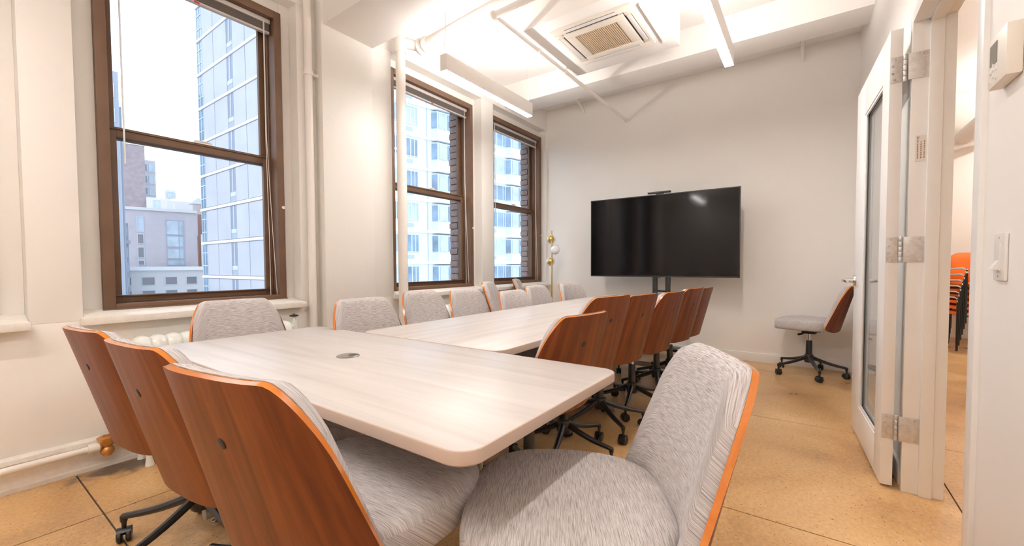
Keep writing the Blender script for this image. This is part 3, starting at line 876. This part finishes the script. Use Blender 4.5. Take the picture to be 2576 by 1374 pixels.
m = MB(); m.box((-.012, -.04, -.0005), (.030, .04, .013)); m.build('clip', M['black'], vb)

# ------------------------------------------------------------------ floor lamp
fl = thing('floor_lamp', 'slim gold floor lamp with round globes in the corner by the last window', 'lamp', (5.0, 2.873, 0))
m = MB(); m.lathe([(0, 0), (.12, 0), (.125, .008), (.12, .018), (.02, .022), (0, .022)], (0,0,0), 32); m.build('base', M['gold'], fl)
m = MB(); m.tube([(0,0,.02), (0,0,1.55)], .0105, 14); m.lathe([(0, 1.55), (.0105, 1.55), (.008, 1.556), (0, 1.556)], (0,0,0), 12); m.build('pole', M['gold'], fl)
def cup_globe(zc, off, dirv):
    dirv = Vector(dirv).normalized(); c = Vector(off) + Vector((0, 0, zc))
    g = MB(); g.sphere(c, .062, 28, 14); go = g.build('globe', M['globe'], fl)
    # spun gold cup on the other side of the globe
    q = MB(); n = 24; v = []; f = []; K = 7
    a = Vector((0,0,1)); uu = dirv.cross(a).normalized(); ww = dirv.cross(uu)
    cc = c + dirv*.052
    for (rr, hh) in ((.0, .036), (.02, .0335), (.035, .026), (.045, .012), (.048, 0), (.046, -.006), (.0, -.006)):
        for k in range(n): v.append(cc + dirv*hh + rr*(math.cos(2*PI*k/n)*uu + math.sin(2*PI*k/n)*ww))
    for i in range(K-1):
        for k in range(n): f.append((i*n+k, i*n+(k+1)%n, (i+1)*n+(k+1)%n, (i+1)*n+k))
    q.add(v, f); q.build('gold_cup', M['gold'], go)
cup_globe(1.441, (.06, .045, 0), (-.75, -.35, 0))
cup_globe(1.291, (-.02, -.065, 0), (.6, .75, 0))
cup_globe(1.134, (.06, .055, 0), (-.75, -.40, 0))

# ------------------------------------------------------------------ pendant lamps
def pendant(label, x0, x1, yc, zb):
    L = (x1-x0)/2
    t = thing('pendant_lamp', label, 'lamp', ((x0+x1)/2, yc, zb), 0, 'white linear pendant lamps')
    m = MB(); m.box((-L, -.033, .004), (L, .033, .132)); m.build('housing', M['lamp'], t, bevel=0.002)
    m = MB(); m.box((-L+.004, -.029, 0), (L-.004, .029, .0045)); m.build('diffuser', M['diff_down'], t)
    m = MB(); m.box((-L+.02, -.024, .1315), (L-.02, .024, .134)); m.build('uplight_lens', M['diff_up'], t)
    for s in (-1, 1):
        w = MB(); w.tube([(s*(L-.03), 0, .13), (s*(L-.03), 0, ZC-zb-.002)], .0011, 6); w.lathe([(0, ZC-zb-.012), (.012, ZC-zb-.012), (.012, ZC-zb), (0, ZC-zb)], (s*(L-.03), 0, 0), 10)
        w.build('hanging_wire', M['steel'], t)
    w = MB(); w.tube([(-L+.035, .008, .13), (-L+.03, .012, .22), (-L+.036, .01, .3), (-L+.04, .01, ZC-zb-.002)], .004, 6); w.build('power_cord', M['cord'], t)
pendant('white linear pendant lamp hanging near the windows', 2.385, 3.63, 2.340, 2.60)
pendant('white linear pendant lamp hanging on the door side of the air conditioner', 2.38, 3.62, .512, 2.60)
pendant('linear pendant lamp above the near table by the windows, out of view', -1.35, -.11, 2.10, 2.60)
pendant('linear pendant lamp above the near table by the door, out of view', -.95, .29, .512, 2.60)
pendant('first added linear lamp brightening the next room, out of view', 2.2, 3.44, -2.3, 2.85)  # this lamp and the two below are unseen, added to brighten the corridor
pendant('second added linear lamp brightening the next room, out of view', 4.6, 5.84, -2.3, 2.85)
pendant('third added linear lamp brightening the next room, out of view', 7.0, 8.24, -2.3, 2.85)

# ------------------------------------------------------------------ ceiling cassette
ac = thing('air_conditioner', 'square white ceiling cassette air conditioner with tan grille', 'air conditioner', (3.33, 1.41, 2.98))
m = MB(); ring(m, -.33, .33, -.33, .33, -.016, 0, .072, .072, .072, .072)
m.v = [(x, z, y) for (x, y, z) in m.v]; m.f = [list(reversed(f)) for f in m.f]
m.build('panel', M['ivory'], ac, bevel=0.003)
m = MB(); m.box((-.255, -.255, -.004), (.255, .255, -.0005)); m.build('recess', M['dark'], ac)
m = MB(); ring(m, -.250, .250, -.250, .250, -.024, -.006, .068, .068, .068, .068)
m.v = [(x, z, y) for (x, y, z) in m.v]; m.f = [list(reversed(f)) for f in m.f]
m.build('intake_panel', M['ivory'], ac, bevel=0.002)
m = MB()
for k in range(24):
    y = -.177 + k*.0154; m.box((-.184, y-.0046, -.020), (.184, y+.0046, -.012))
for k in range(30):
    x = -.18 + k*.0124; m.box((x-.0014, -.183, -.017), (x+.0014, .183, -.013))
o = m.build('grille', M['grille'], ac); o['kind'] = 'stuff'
for k in range(4):
    m = MB(); m.box((-.21, .266, -.0195), (.21, .302, -.0155)); f_ = m.build('air_flap', M['flap'], ac, bevel=0.001); f_.rotation_euler = (0, 0, k*PI/2)
    m = MB(); m.box((-.215, .2525, -.0166), (.215, .264, -.0161)); m.box((-.215, .3025, -.0166), (.215, .306, -.0161)); s_ = m.build('air_slot', M['dark'], ac); s_.rotation_euler = (0, 0, k*PI/2)
m = MB(); m.box((-.28, -.395, -.014), (.36, -.383, 0)); m.build('edge_strip', M['trim'], ac)

# ------------------------------------------------------------------ pipes
def pipe(name, label, pts, r, fittings=(), n=18):
    m = MB(); m.tube(pts, r, n)
    o = m.build(name, M['pipe']); tag(o, label, 'pipe')
    return o
rp = pipe('riser_pipe', 'vertical white riser pipe standing in front of the second window', [(2.535, 3.02, 0), (2.535, 3.02, 3.03)], .043)
m = MB(); m.tube([(2.535, 3.02, 3.0), (2.535, 3.02, 3.05), (2.535, 3.02, 3.16)], [.055, .058, .055], 20); m.tube([(2.535, 3.02, 3.10), (2.60, 2.97, 3.09), (2.68, 2.90, 3.075)], [.05, .044, .044], 18)
m.build('elbow', M['pipe'], rp)
bp = pipe('heating_pipe', 'thick white pipe with a valve fitting crossing under the ceiling', [(2.68, 2.90, 3.075), (2.66, 2.6, 3.08), (2.62, 1.9, 3.10), (2.60, 0.2, 3.12), (2.60, YR+.01, 3.12)], .052)
m = MB(); c0 = Vector((2.675, 2.89, 3.07))
m.lathe([(0, -.075), (.048, -.075), (.066, -.055), (.070, -.03), (.06, -.01), (.060, .01), (.072, .03), (.068, .05), (.052, .07), (0, .07)], (2.675, 2.865, 3.075), 22, 'y')
m.build('valve_fitting', M['pipe'], bp)
cp = pipe('corner_pipe', 'thin vertical white pipe in the corner left of the column', [(1.712, 3.085, 0.0), (1.712, 3.085, ZC)], .028)
m = MB(); m.tube([(1.712, 3.085, 2.52), (1.712, 3.085, 2.55)], .034, 16); m.box((1.735, 3.075, 2.525), (1.785, 3.105, 2.545)); m.build('pipe_strap', M['pipe'], cp)
sk = pipe('sprinkler_pipe', 'thin white sprinkler pipe running below the soffit into the end wall', [(2.51, 1.935, 2.945), (3.3, 1.935, 2.945), (5.295, 1.925, 2.940)], .019)
m = MB(); m.sphere((2.51, 1.935, 2.945), .034, 18, 10); m.tube([(2.51, 1.935, 2.945), (2.50, 1.2, 2.95), (2.50, YR+.005, 2.955)], .024, 16); m.build('elbow', M['pipe'], sk)
for x in (3.14, 3.63):
    m = MB(); m.tube([(x-.018, 1.933, 2.9445), (x+.018, 1.933, 2.9445)], .0235, 16); m.tube([(x, 1.933, 2.945), (x, 1.933, 3.0)] if x > 3.5 else [(x, 1.933, 2.945), (x, 1.915, 2.915)], .007, 8); m.build('coupling', M['pipe'], sk)
m = MB(); m.lathe([(0, 0), (.028, 0), (.034, .006), (0, .006)], (5.292, 1.925, 2.94), 18, 'x'); m.build('escutcheon', M['pipe'], sk)
# small conduits behind the far beam
for (px, py, lab) in ((5.2, .07, 'short bent white conduit under the ceiling above the television wall, door side'), (5.2, 2.53, 'short bent white conduit under the ceiling above the television wall, window side')):
    m = MB(); m.tube([(4.60, py-.02, 3.28), (4.9, py-.01, 3.275), (5.1, py, 3.265), (5.22, py, 3.23), (5.29, py, 3.17)], .017, 10); o = m.build('conduit', M['pipe']); tag(o, lab, 'conduit')
    m = MB(); m.box((5.12, py-.02, 3.25), (5.15, py+.02, ZC)); m.build('conduit_strap', M['pipe'], o)
# supply pipe along the baseboard with steam trap
sp_ = pipe('supply_pipe', 'white steam supply pipe along the baseboard', [(XB, 3.045, .115), (.44, 3.045, .130), (.50, 3.045, .131)], .0165)
m = MB(); m.tube([(.462, 3.045, .1305), (.505, 3.045, .131)], .024, 16); m.build('collar', M['pipe'], sp_)
tr = thing('steam_trap', 'tarnished brass steam trap at the end of the supply pipe', 'valve', (.535, 3.045, .131))
m = MB(); m.lathe([(0, -.056), (.018, -.056), (.018, -.047), (.026, -.045), (.030, -.030), (.026, -.015), (.020, -.008), (.030, .004), (.036, .025), (.038, .036), (.040, .038), (.040, .044), (.028, .047), (.028, .050), (0, .050)], (0,0,0), 26)
m.tube([(-.036, 0, 0), (-.022, 0, 0)], .02, 14); m.build('trap_body', M['oldbrass'], tr)
m = MB(); m.box((-.016, -.006, .047), (.016, .006, .056)); m.build('cap_bar', M['oldbrass'], tr)
m = MB(); m.tube([(.025, 0, .012), (.05, 0, .012)], .012, 12); m.tube([(.045, 0, .012), (.062, 0, .012)], .017, 6); m.tube([(.06, 0, .012), (.088, 0, .012)], .012, 12); m.build('union_nut', M['brass'], tr)

# ------------------------------------------------------------------ radiators
def radiator(label, x0, nsec, valve=True, top=.705):
    t = thing('radiator', label, 'radiator', (x0, 2.985, 0)); P = .0695
    zc, hz, hy = (top+.125)/2, (top-.125)/2, .085
    m = MB(); st = [(-.0347, .80), (-.028, .86), (-.016, .95), (0, 1.0), (.016, .95), (.028, .86), (.0347, .80)]; N = 36; v = []; f = []
    for xo, s in st:
        for k in range(N):
            a = 2*PI*k/N; c, sn = math.cos(a), math.sin(a)
            y = math.copysign(abs(c)**(2/3.2), c)*hy*s; z = math.copysign(abs(sn)**(2/7), sn)*(hz - .06*(1-s)*1.0)
            z = z - (.022*(abs(y)/hy)**2 if sn > 0 else 0)
            v.append((xo, y, zc+z))
    for i in range(len(st)-1):
        for k in range(N): f.append((i*N+k, i*N+(k+1)%N, (i+1)*N+(k+1)%N, (i+1)*N+k))
    f.append(tuple(range(N-1,-1,-1))); f.append(tuple((len(st)-1)*N+k for k in range(N)))
    m.add(v, f); me = m.mesh('section', [M['radiator']], sharp=60)
    for i in range(nsec):
        o = obj('section', me, t); o.location = (P*(i+.5), 0, 0)
    lm = MB()
    lm.tube([(0, 0, .15), (0, .002, .10), (0, .0, .045), (.002, 0, .012), (.002, 0, 0)], [.020, .017, .014, .020, .021], 12)
    lme = lm.mesh('leg', [M['radiator']])
    for i in (0, nsec-1):
        for y in (-.075, .070):
            o = obj('leg', lme, t); o.location = (P*(i+.5), y, 0)
    m = MB(); m.tube([(-.03, .05, .143), (0, .05, .143)], .013, 10); m.build('inlet', M['radiator'], t)
    if valve:
        x = P*nsec
        m = MB(); m.tube([(x-.005, .01, .655), (x+.06, .01, .655)], .020, 14); m.tube([(x+.045, .01, .60), (x+.045, .01, .69)], .024, 14); m.tube([(x+.045, .01, .69), (x+.045, .01, .725)], [.012, .009], 10)
        m.tube([(x+.045, .01, .60), (x+.045, .01, 0.0)], .016, 12)
        vo = m.build('valve', M['radiator'], t)
        m = MB(); m.lathe([(0, .724), (.026, .724), (.030, .727), (.030, .733), (.022, .736), (.009, .734), (.007, .742), (0, .742)], (x+.045, .01, 0), 18); m.build('hand_wheel', M['black'], vo)
radiator('white cast iron radiator under the large window', .640, 12)
radiator('white cast iron radiator under the window behind the riser pipe', 2.72, 13, False, .69)

# ------------------------------------------------------------------ wall fittings
th = thing('thermostat', 'ivory wall thermostat with grey display beside the doorway', 'thermostat', (1.50, YR, 1.57))
m = MB(); m.box((-.060, 0, -.060), (.060, .028, .060)); m.build('case', M['ivory'], th, bevel=0.006)
m = MB(); m.box((-.005, .0275, -.008), (.040, .0292, .042)); m.build('display', M['lcd'], th)
for (bx, bz) in ((.035, -.022), (.018, -.020), (.0, -.022), (.018, -.036), (.038, -.044), (-.0, -.044), (.018, -.010)):
    m = MB(); m.lathe([(0, .027), (.006, .027), (.005, .0295), (0, .0297)], (bx, 0, bz), 10, 'y'); m.build('key', M['plastic'], th)
m = MB()
for k in range(3): m.box((.0595, .009, -.042+k*.006), (.0605, .019, -.0395+k*.006))
m.build('vent_slots', M['dark'], th)
sw = thing('light_switch', 'white wall switch plate with a toggle below the thermostat', 'switch', (1.525, YR, 1.095))
m = MB(); m.box((-.036, 0, -.058), (.036, .007, .058)); m.build('plate', M['plastic'], sw, bevel=0.004)
m = MB(); m.box((-.012, .006, -.034), (.012, .009, .034)); m.build('surround', M['plastic'], sw, bevel=0.001)
m = MB(); m.add([(-.011,.007,-.004),(.011,.007,-.004),(.011,.022,-.030),(-.011,.022,-.030),(-.011,.007,-.032),(.011,.007,-.032)], [(0,1,2,3),(3,2,5,4),(0,3,4),(1,5,2),(0,4,5,1)]); m.build('toggle', M['plastic'], sw)
m = MB()
for z in (-.047, .047): m.lathe([(0, .006), (.003, .006), (.003, .0078), (0, .0082)], (0, 0, z), 8, 'y')
m.build('screws', M['steel'], sw)
ou = thing('wall_outlet', 'white double wall outlet behind the lone swivel chair', 'outlet', (XT, .221, .452))
m = MB(); m.box((-.007, -.06, -.058), (0, .06, .058)); m.build('plate', M['plastic'], ou, bevel=0.003)
for y in (-.025, .025):
    for z in (-.022, .022):
        m = MB(); m.lathe([(0, -.010), (.015, -.010), (.0165, -.006), (0, -.006)], (0, y, z), 16, 'x'); s_ = m.build('socket', M['plastic'], ou)
        m = MB(); m.box((-.0105, y-.006, z-.004), (-.0098, y-.004, z+.005)); m.box((-.0105, y+.004, z-.004), (-.0098, y+.006, z+.005)); m.build('slots', M['dark'], s_)

# ------------------------------------------------------------------ next room: stacked orange chairs, duct
def orange_chair(label):
    t = thing('stacking_chair', label, 'chair', (0,0,0), 0, 'stacked orange armchairs in the next room')
    m = MB(); v = []; 
    def back(a, c):
        u = a*2-1; W = .225*(1 - .10*(2*c-1)**2 - .06*c); 
        k = (1-abs(u)**2.6)
        return (-.20 - .10*c + .03*u*u, u*W*(1-.25*max(0, (c-.75)/.25)**2*1.0), .50 + .36*c*(1 - .10*abs(u)**3))
    m.grid(back, 12, 10); m.grid(lambda a, c: tuple(Vector(back(a, c)) + Vector((.045*(1-abs(2*a-1)**6)*(1-abs(2*c-1)**6)+.004, 0, 0))), 12, 10, flip=True)
    m.build('backrest', M['orange'], t, sharp=60, weld=True)
    m = MB(); m.prism(rrect(-.20, -.225, .23, .225, .08, 6), .435, .475); m.build('seat', M['orange'], t, bevel=0.012)
    for s in (-1, 1):
        for x0, x1 in ((.22, .24), (-.20, -.25)):
            l = MB(); l.tube([(x0, s*.25, .64 if x0 > 0 else .80), (x0, s*.25, .40), (x1, s*.26, 0)], .0125, 8); l.build('leg', M['black'], t)
        a = MB(); a.tube([(.225, s*.25, .60), (.215, s*.25, .645), (.17, s*.252, .66), (-.10, s*.252, .655), (-.19, s*.24, .62)], .013, 8); a.build('armrest', M['chrome'], t)
    f_ = MB(); f_.tube([(.20, -.25, .43), (.20, .25, .43)], .012, 8); f_.tube([(-.2, -.25, .43), (-.2, .25, .43)], .012, 8); f_.build('seat_rail', M['black'], t)
    return t
names = ['bottom', 'second from the bottom', 'third from the bottom', 'fourth from the bottom', 'fifth from the bottom', 'topmost']
oc = orange_chair('orange armchair seen through the doorway, %s of the front stack' % names[0])
oc.location = (7.62, -1.70, 0); oc.rotation_euler = (0, 0, R(196))
for k in range(1, 6):
    c_, s_ = math.cos(R(196)), math.sin(R(196))
    dup(oc, (7.62 + .028*k*c_, -1.70 + .028*k*s_, .072*k), R(196), 'orange armchair seen through the doorway, %s of the front stack' % names[k], 'stacked orange armchairs in the next room')
for k in range(0, 4):
    dup(oc, (8.22 - .028*k, -1.82, .072*k), R(182), 'orange armchair seen through the doorway, %s of the rear stack' % (names[k] if k < 3 else 'topmost'), 'stacked orange armchairs in the next room')
m = MB(); m.tube([(3.2, -1.80, 2.88), (CX1, -1.80, 2.88)], .105, 24); o = m.build('duct_pipe', M['pipe']); tag(o, 'large insulated white pipe under the ceiling of the next room', 'pipe')
m = MB(); m.tube([(3.2, -1.98, 2.74), (CX1, -1.98, 2.74)], .035, 14); o2 = m.build('side_pipe', M['pipe'], o)
m = MB(); m.tube([(7.9, -1.84, 2.95), (7.9, -1.84, 3.5)], .009, 8); m.build('hanger_rod', M['pipe'], o)

# ------------------------------------------------------------------ city outside
GZ = -24.0
b = MB(); b.box((-150, 7, GZ-.5), (180, 220, GZ)); struct(b.build('street_ground', M['street']))
def rotbox_root(name, label, cx, cy, az):
    return thing(name, label, 'building', (cx, cy, 0), R(az - 90))
# local frame: +x to the viewer's right is -X after rotation, so use explicit right axis: local x = right, local y = away
def building(name, label, c, az, w, dep, zt, mat_, parts=(), zb=GZ):
    t = thing(name, label, 'building', (c[0], c[1], 0), R(az-90))
    m = MB(); m.box((-w/2, 0, zb), (w/2, dep, zt)); m.build('walls', mat_, t)
    return t
def fwin(t, x0, x1, z0, z1, gm, fmt=.10, dep=.12, split=None, frame='b_frame'):
    f = MB(); ring(f, x0, x1, z0, z1, -.06, .02, fmt, fmt, fmt, fmt)
    if split:
        for s in split: f.box((s-fmt/2, -.05, z0), (s+fmt/2, .02, z1))
    fo = f.build('window', M[frame], t)
    p = MB(); p.box((x0+fmt*.5, -.02, z0+fmt*.5), (x1-fmt*.5, .01, z1-fmt*.5)); p.build('pane', M[gm], fo)
def pxl(x, xc, mpp): return (x-xc)*mpp
# white low building
t = building('low_building', 'low white building with small square windows seen low in the large window', (16.1, 60.31), 75.04, 6.82, 8, 1.1, M['b_white'])
m = MB(); m.box((-3.55, -.25, .72), (3.55, .1, 1.15)); m.build('cornice', M['b_band'], t)
xc, mp = 418.5, .0354
def zr(y, zt=1.1, yt=672, mpp=.0458): return zt - (y-yt)*mpp
for (a, c_) in ((323, 334), (357, 390), (414, 446), (468, 498)):
    for (r0, r1) in ((696, 717), (729, 750)):
        fwin(t, pxl(a, xc, mp), pxl(c_, xc, mp), zr(r1), zr(r0), 'b_darkwin', .07)
# lavender building
t = building('stucco_building', 'pale lavender building with two window columns seen in the large window', (18.16, 69.96), 75.59, 7.78, 9, 8.73, M['b_lav'])
m = MB(); m.box((-3.95, -.15, 8.5), (3.95, .1, 8.85)); m.build('parapet', M['b_white'], t)
xc, mp = 401.5, .0403
def zl(y): return 8.73 - (y-527)*.0525
for (r0, r1) in ((547, 585), (590, 615), (622, 650), (655, 668)):
    fwin(t, pxl(344, xc, mp), pxl(361, xc, mp), zl(r1), zl(r0), 'b_darkwin' if r0 > 585 else 'b_glasslight', .08)
for (r0, r1) in ((552, 590), (592, 621), (624, 651), (653, 668)):
    fwin(t, pxl(416, xc, mp), pxl(463, xc, mp), zl(r1), zl(r0), 'b_glasslight', .09, split=[pxl(449, xc, mp)], frame='b_greyblue')
m = MB(); m.box((1.6, 2, 8.73), (3.6, 5, 9.9)); m.build('roof_plant', M['b_white'], t)
# blurred stone facade at the left
t = building('stone_building', 'grey stone facade at the left edge of the large window', (11.95, 59.2), 78.37, 1.4, 1.0, 5.8, M['b_greyblue'])
m = MB(); m.box((-.85, -.3, 3.6), (.85, 0, 3.95)); m.build('ledge', M['b_lav'], t)
for z in (-1.0, .6, 2.2, 4.4): fwin(t, .1, .6, z, z+1.0, 'b_glasslight', .06)
# brick tower
t = building('brick_building', 'dark brick tower behind the lavender building', (22.41, 99.41), 77.61, 2.9, 6, 23.4, M['b_brick'])
m = MB(); m.box((-1.5, -.1, 23.2), (1.5, .3, 23.9)); m.build('parapet', M['b_white'], t)
t = building('glass_building', 'small bluish glass tower right of the dark brick tower', (25.77, 107.0), 76.27, 3.0, 6, 22.3, M['b_tower'])
for k in range(5):
    z = 20.9 - k*2.3
    fwin(t, -.9, .35, z-.9, z+.7, 'b_glass', .12); fwin(t, .5, 1.35, z-.9, z+.7, 'b_glasslight', .12)
t = building('stepped_building', 'white stepped rooftop block below the glass tower', (25.78, 98.0), 75.65, 4.28, 5, 13.9, M['b_white'])
m = MB(); m.box((.6, .2, 13.9), (2.1, 4, 15.6)); m.build('penthouse', M['b_conc'], t)
fwin(t, -1.2, -.2, 12.0, 13.5, 'b_glasslight', .1); fwin(t, .9, 1.8, 14.0, 15.2, 'b_glasslight', .1)
t = building('rooftop_block', 'white rooftop block left of the water tank', (25.75, 88.88), 74.01, 3.4, 5, 12.5, M['b_white'])
m = MB(); m.tube([(-1.2, 1, 12.6), (1.2, 1, 12.6)], .35, 10); m.build('duct', M['b_band'], t)
# water tank
t = thing('water_tank', 'wooden rooftop water tank with a conical roof', 'tank', (26.96, 83.72, 0))
m = MB(); m.tube([(0,0,6.2), (0,0,11.6)], 1.25, 24); m.build('drum', M['b_tank'], t)
m = MB(); m.tube([(0,0,11.55), (0,0,12.75)], [1.36, .04], 24); m.build('conical_roof', M['b_greyblue'], t)
m = MB(); m.box((-1, -1, GZ), (1, 1, 6.2)); m.build('tower_base', M['b_brown'], t)
t = building('brown_building', 'narrow brown brick building beside the panelled tower', (24.15, 73.63), 71.97, 1.2, 4, 8.9, M['b_brown'])
t = building('white_stack', 'narrow white shaft beside the panelled tower', (22.72, 68.54), 71.74, .98, 3, 5.62, M['b_white'])
# left slab with setback
t = building('slab_building', 'grey-blue slab building at the left of the upper sash', (10.2, 55.3), 79.4, 2.5, 8, 20.1, M['b_greyblue'])
m = MB(); m.box((1.2, .4, GZ), (1.42, 6, 16.9)); m.build('setback', M['b_greyblue'], t)
for k in range(9): fwin(t, .3, .95, 17.6-k*2.4, 18.9-k*2.4, 'b_darkwin', .08)

# panelled tower: face on x = 14.73 looking towards -x
tw = thing('panelled_tower', 'tall blue-grey panelled tower filling the right of the large window', 'building', (14.73, 45.0, 0))
m = MB(); m.box((0.06, -12.2, GZ), (7.5, 0, 70)); m.build('walls', M['b_tower'], tw)
pitch = 3.0
k0 = -5
cols = [(-1.15, 0.0, 'w'), (-3.55, -1.25, 'p'), (-6.2, -3.65, 'p'), (-7.25, -6.3, 's'), (-9.5, -7.35, 'p'), (-12.2, -9.6, 'p')]
pm = {}
for k in range(k0, 18):
    z0 = .22 + k*pitch
    m = MB(); m.box((-.10, -12.3, z0-.11), (.1, .10, z0+.11)); m.build('floor_band', M['b_band'], tw)
    if k > 13: continue
    for (y0, y1, kind) in cols:
        key = (y0, kind)
        if kind == 'p':
            if key not in pm:
                q = MB(); q.box((-.05, y0, .17), (.08, y1, pitch-.17)); pm[key] = q.mesh('panel', [M['b_tower']])
            o = obj('panel', pm[key], tw); o.location = (0, 0, z0)
        elif kind == 's':
            if key not in pm:
                q = MB(); q.box((-.02, y0, .95), (.07, y1, pitch-.17)); g_ = MB(); g_.box((-.03, y0, .17), (.07, y1, .62)); 
                f_ = MB(); f_.box((-.05, y0, .62), (.08, y1, .95)); f_.box((-.06, (y0+y1)/2-.05, .95), (.02, (y0+y1)/2+.05, pitch-.17))
                pm[key] = (q.mesh('window', [M['b_towerdark']]), g_.mesh('vent', [M['b_greyblue']]), f_.mesh('spandrel', [M['b_frame']]))
            for nm, me_ in zip(('window', 'vent', 'spandrel'), pm[key]):
                o = obj(nm, me_, tw); o.location = (0, 0, z0)
        else:
            if key not in pm:
                q = MB(); q.box((-.02, y0+.04, .2), (.07, y1-.04, pitch-.17))
                f_ = MB(); f_.box((-.05, y0, .17), (.05, y0+.06, pitch-.17)); f_.box((-.05, y1-.06, .17), (.05, y1, pitch-.17)); f_.box((-.05, (y0+y1)/2-.03, .17), (.05, (y0+y1)/2+.03, pitch-.17)); f_.box((-.05, y0, .95), (.05, y1, 1.03)); f_.box((-.05, y0, 2.1), (.05, y1, 2.18))
                pm[key] = (f_.mesh('window', [M['b_frame']]), q.mesh('pane', [M['b_glass']]))
            fo = obj('window', pm[key][0], tw); fo.location = (0, 0, z0)
            obj('pane', pm[key][1], fo)

# apartment house opposite: facade through (29.43, 29.42), running at azimuth -12 degrees
ap = thing('apartment_house', 'pale apartment house with bay windows seen through the two far windows', 'building', (29.43, 29.42, 0), R(-12))
m = MB(); m.box((-6.3, 0, GZ), (30, 10, 34)); m.build('walls', M['b_conc'], ap)
AP = 2.95
fl_cols = [(-5.75, -4.35), (-3.78, -2.45), (6.35, 8.5)]
bays = [(-.60, 2.6), (8.95, 12.2)]
seams = [-1.47, 3.1, 5.6]
wm = {}
for k in range(-3, 9):
    zt = 1.12 + k*AP
    m = MB(); m.box((-6.3, -.12, zt+.16), (30, .06, zt+.42)); m.build('floor_band', M['b_band'], ap)
    for i, (a, c_) in enumerate(fl_cols):
        if i not in wm:
            f_ = MB(); ring(f_, a, c_, -1.72, 0.0, -.07, .05, .09, .09, .09, .10); s_ = a + (c_-a)*.42; f_.box((s_-.05, -.06, -1.7), (s_+.05, .04, 0)); f_.box((c_-.42, -.06, -1.7), (c_-.34, .04, 0))
            p_ = MB(); p_.box((a+.05, -.03, -1.68), (c_-.05, .03, -.05))
            v_ = MB(); v_.box((a+.15, -.04, -2.30), (a+.80, .02, -1.95))
            wm[i] = (f_.mesh('window', [M['b_frame']]), p_.mesh('pane', [M['b_glass']]), p_.mesh('pane', [M['b_glasslight']]), v_.mesh('vent', [M['b_seam']]))
        fo = obj('window', wm[i][0], ap); fo.location = (0, 0, zt)
        obj('pane', wm[i][1 if (k+i) % 3 else 2], fo)
        o = obj('vent', wm[i][3], ap); o.location = (0, 0, zt)
    for i, (a, c_) in enumerate(bays):
        key = ('bay', i)
        if key not in wm:
            poly = [(a-.45, .05), (a, -.55), (c_, -.55), (c_+.45, .05)]
            q = MB(); q.prism(poly, .0, 1.06); bay_me = q.mesh('bay_parapet', [M['b_conc']])
            q = MB(); q.prism([(x_*1.0 + (.05 if x_ > (a+c_)/2 else -.05), y_-.08 if y_ < 0 else y_) for x_, y_ in poly], 0, .26); band_me = q.mesh('bay_band', [M['b_band']])
            q = MB()
            def quad(mb, p0_, p1_, z0_, z1_, off, mi=0):
                d_ = Vector((p1_[0]-p0_[0], p1_[1]-p0_[1], 0)); n_ = Vector((d_.y, -d_.x, 0)).normalized()*off
                A_ = Vector((*p0_, 0))+n_; B_ = Vector((*p1_, 0))+n_
                mb.add([A_+Vector((0,0,z0_)), B_+Vector((0,0,z0_)), B_+Vector((0,0,z1_)), A_+Vector((0,0,z1_))], [(0,1,2,3)], mi)
            def lerp(p_, q_, s_): return (p_[0]+(q_[0]-p_[0])*s_, p_[1]+(q_[1]-p_[1])*s_)
            f_ = MB(); f_.prism([(a-.40, .05), (a+.02, -.50), (c_-.02, -.50), (c_+.40, .05)], -1.72, 0.0)
            frame_me = f_.mesh('window', [M['b_frame']])
            g1 = MB(); g2 = MB()
            quad(g1, lerp(poly[0], poly[1], .15), lerp(poly[0], poly[1], .88), -1.6, -.12, -.01)
            quad(g2, lerp(poly[1], poly[2], .05), lerp(poly[1], poly[2], .32), -1.6, -.12, -.01); quad(g1, lerp(poly[1], poly[2], .36), lerp(poly[1], poly[2], .62), -1.6, -.12, -.01); quad(g2, lerp(poly[1], poly[2], .66), lerp(poly[1], poly[2], .95), -1.6, -.12, -.01)
            quad(g1, lerp(poly[2], poly[3], .12), lerp(poly[2], poly[3], .85), -1.6, -.12, -.01)
            wm[key] = (bay_me, band_me, frame_me, g1.mesh('pane', [M['b_glass']]), g2.mesh('pane', [M['b_glasslight']]))
        o = obj('bay_parapet', wm[key][0], ap); o.location = (0, 0, zt-2.53-.25)
        o = obj('bay_band', wm[key][1], ap); o.location = (0, 0, zt+.16)
        fo = obj('window', wm[key][2], ap); fo.location = (0, 0, zt)
        obj('pane', wm[key][3], fo); obj('pane', wm[key][4], fo)
for s in seams:
    m = MB(); m.box((s-.03, -.05, GZ), (s+.03, .05, 34)); m.build('joint', M['b_seam'], ap)

# daylight portals at the window openings (they only guide sampling of the sky)
for i, (x0, x1) in enumerate(wins):
    L = D.lights.new('window_portal', 'AREA'); L.shape = 'RECTANGLE'; L.size = x1-x0; L.size_y = WT-WB
    L.cycles.is_portal = True
    o = D.objects.new('window_portal', L); COL.objects.link(o)
    o.location = ((x0+x1)/2, YO+.02, (WB+WT)/2); o.rotation_euler = (R(-90), 0, 0)
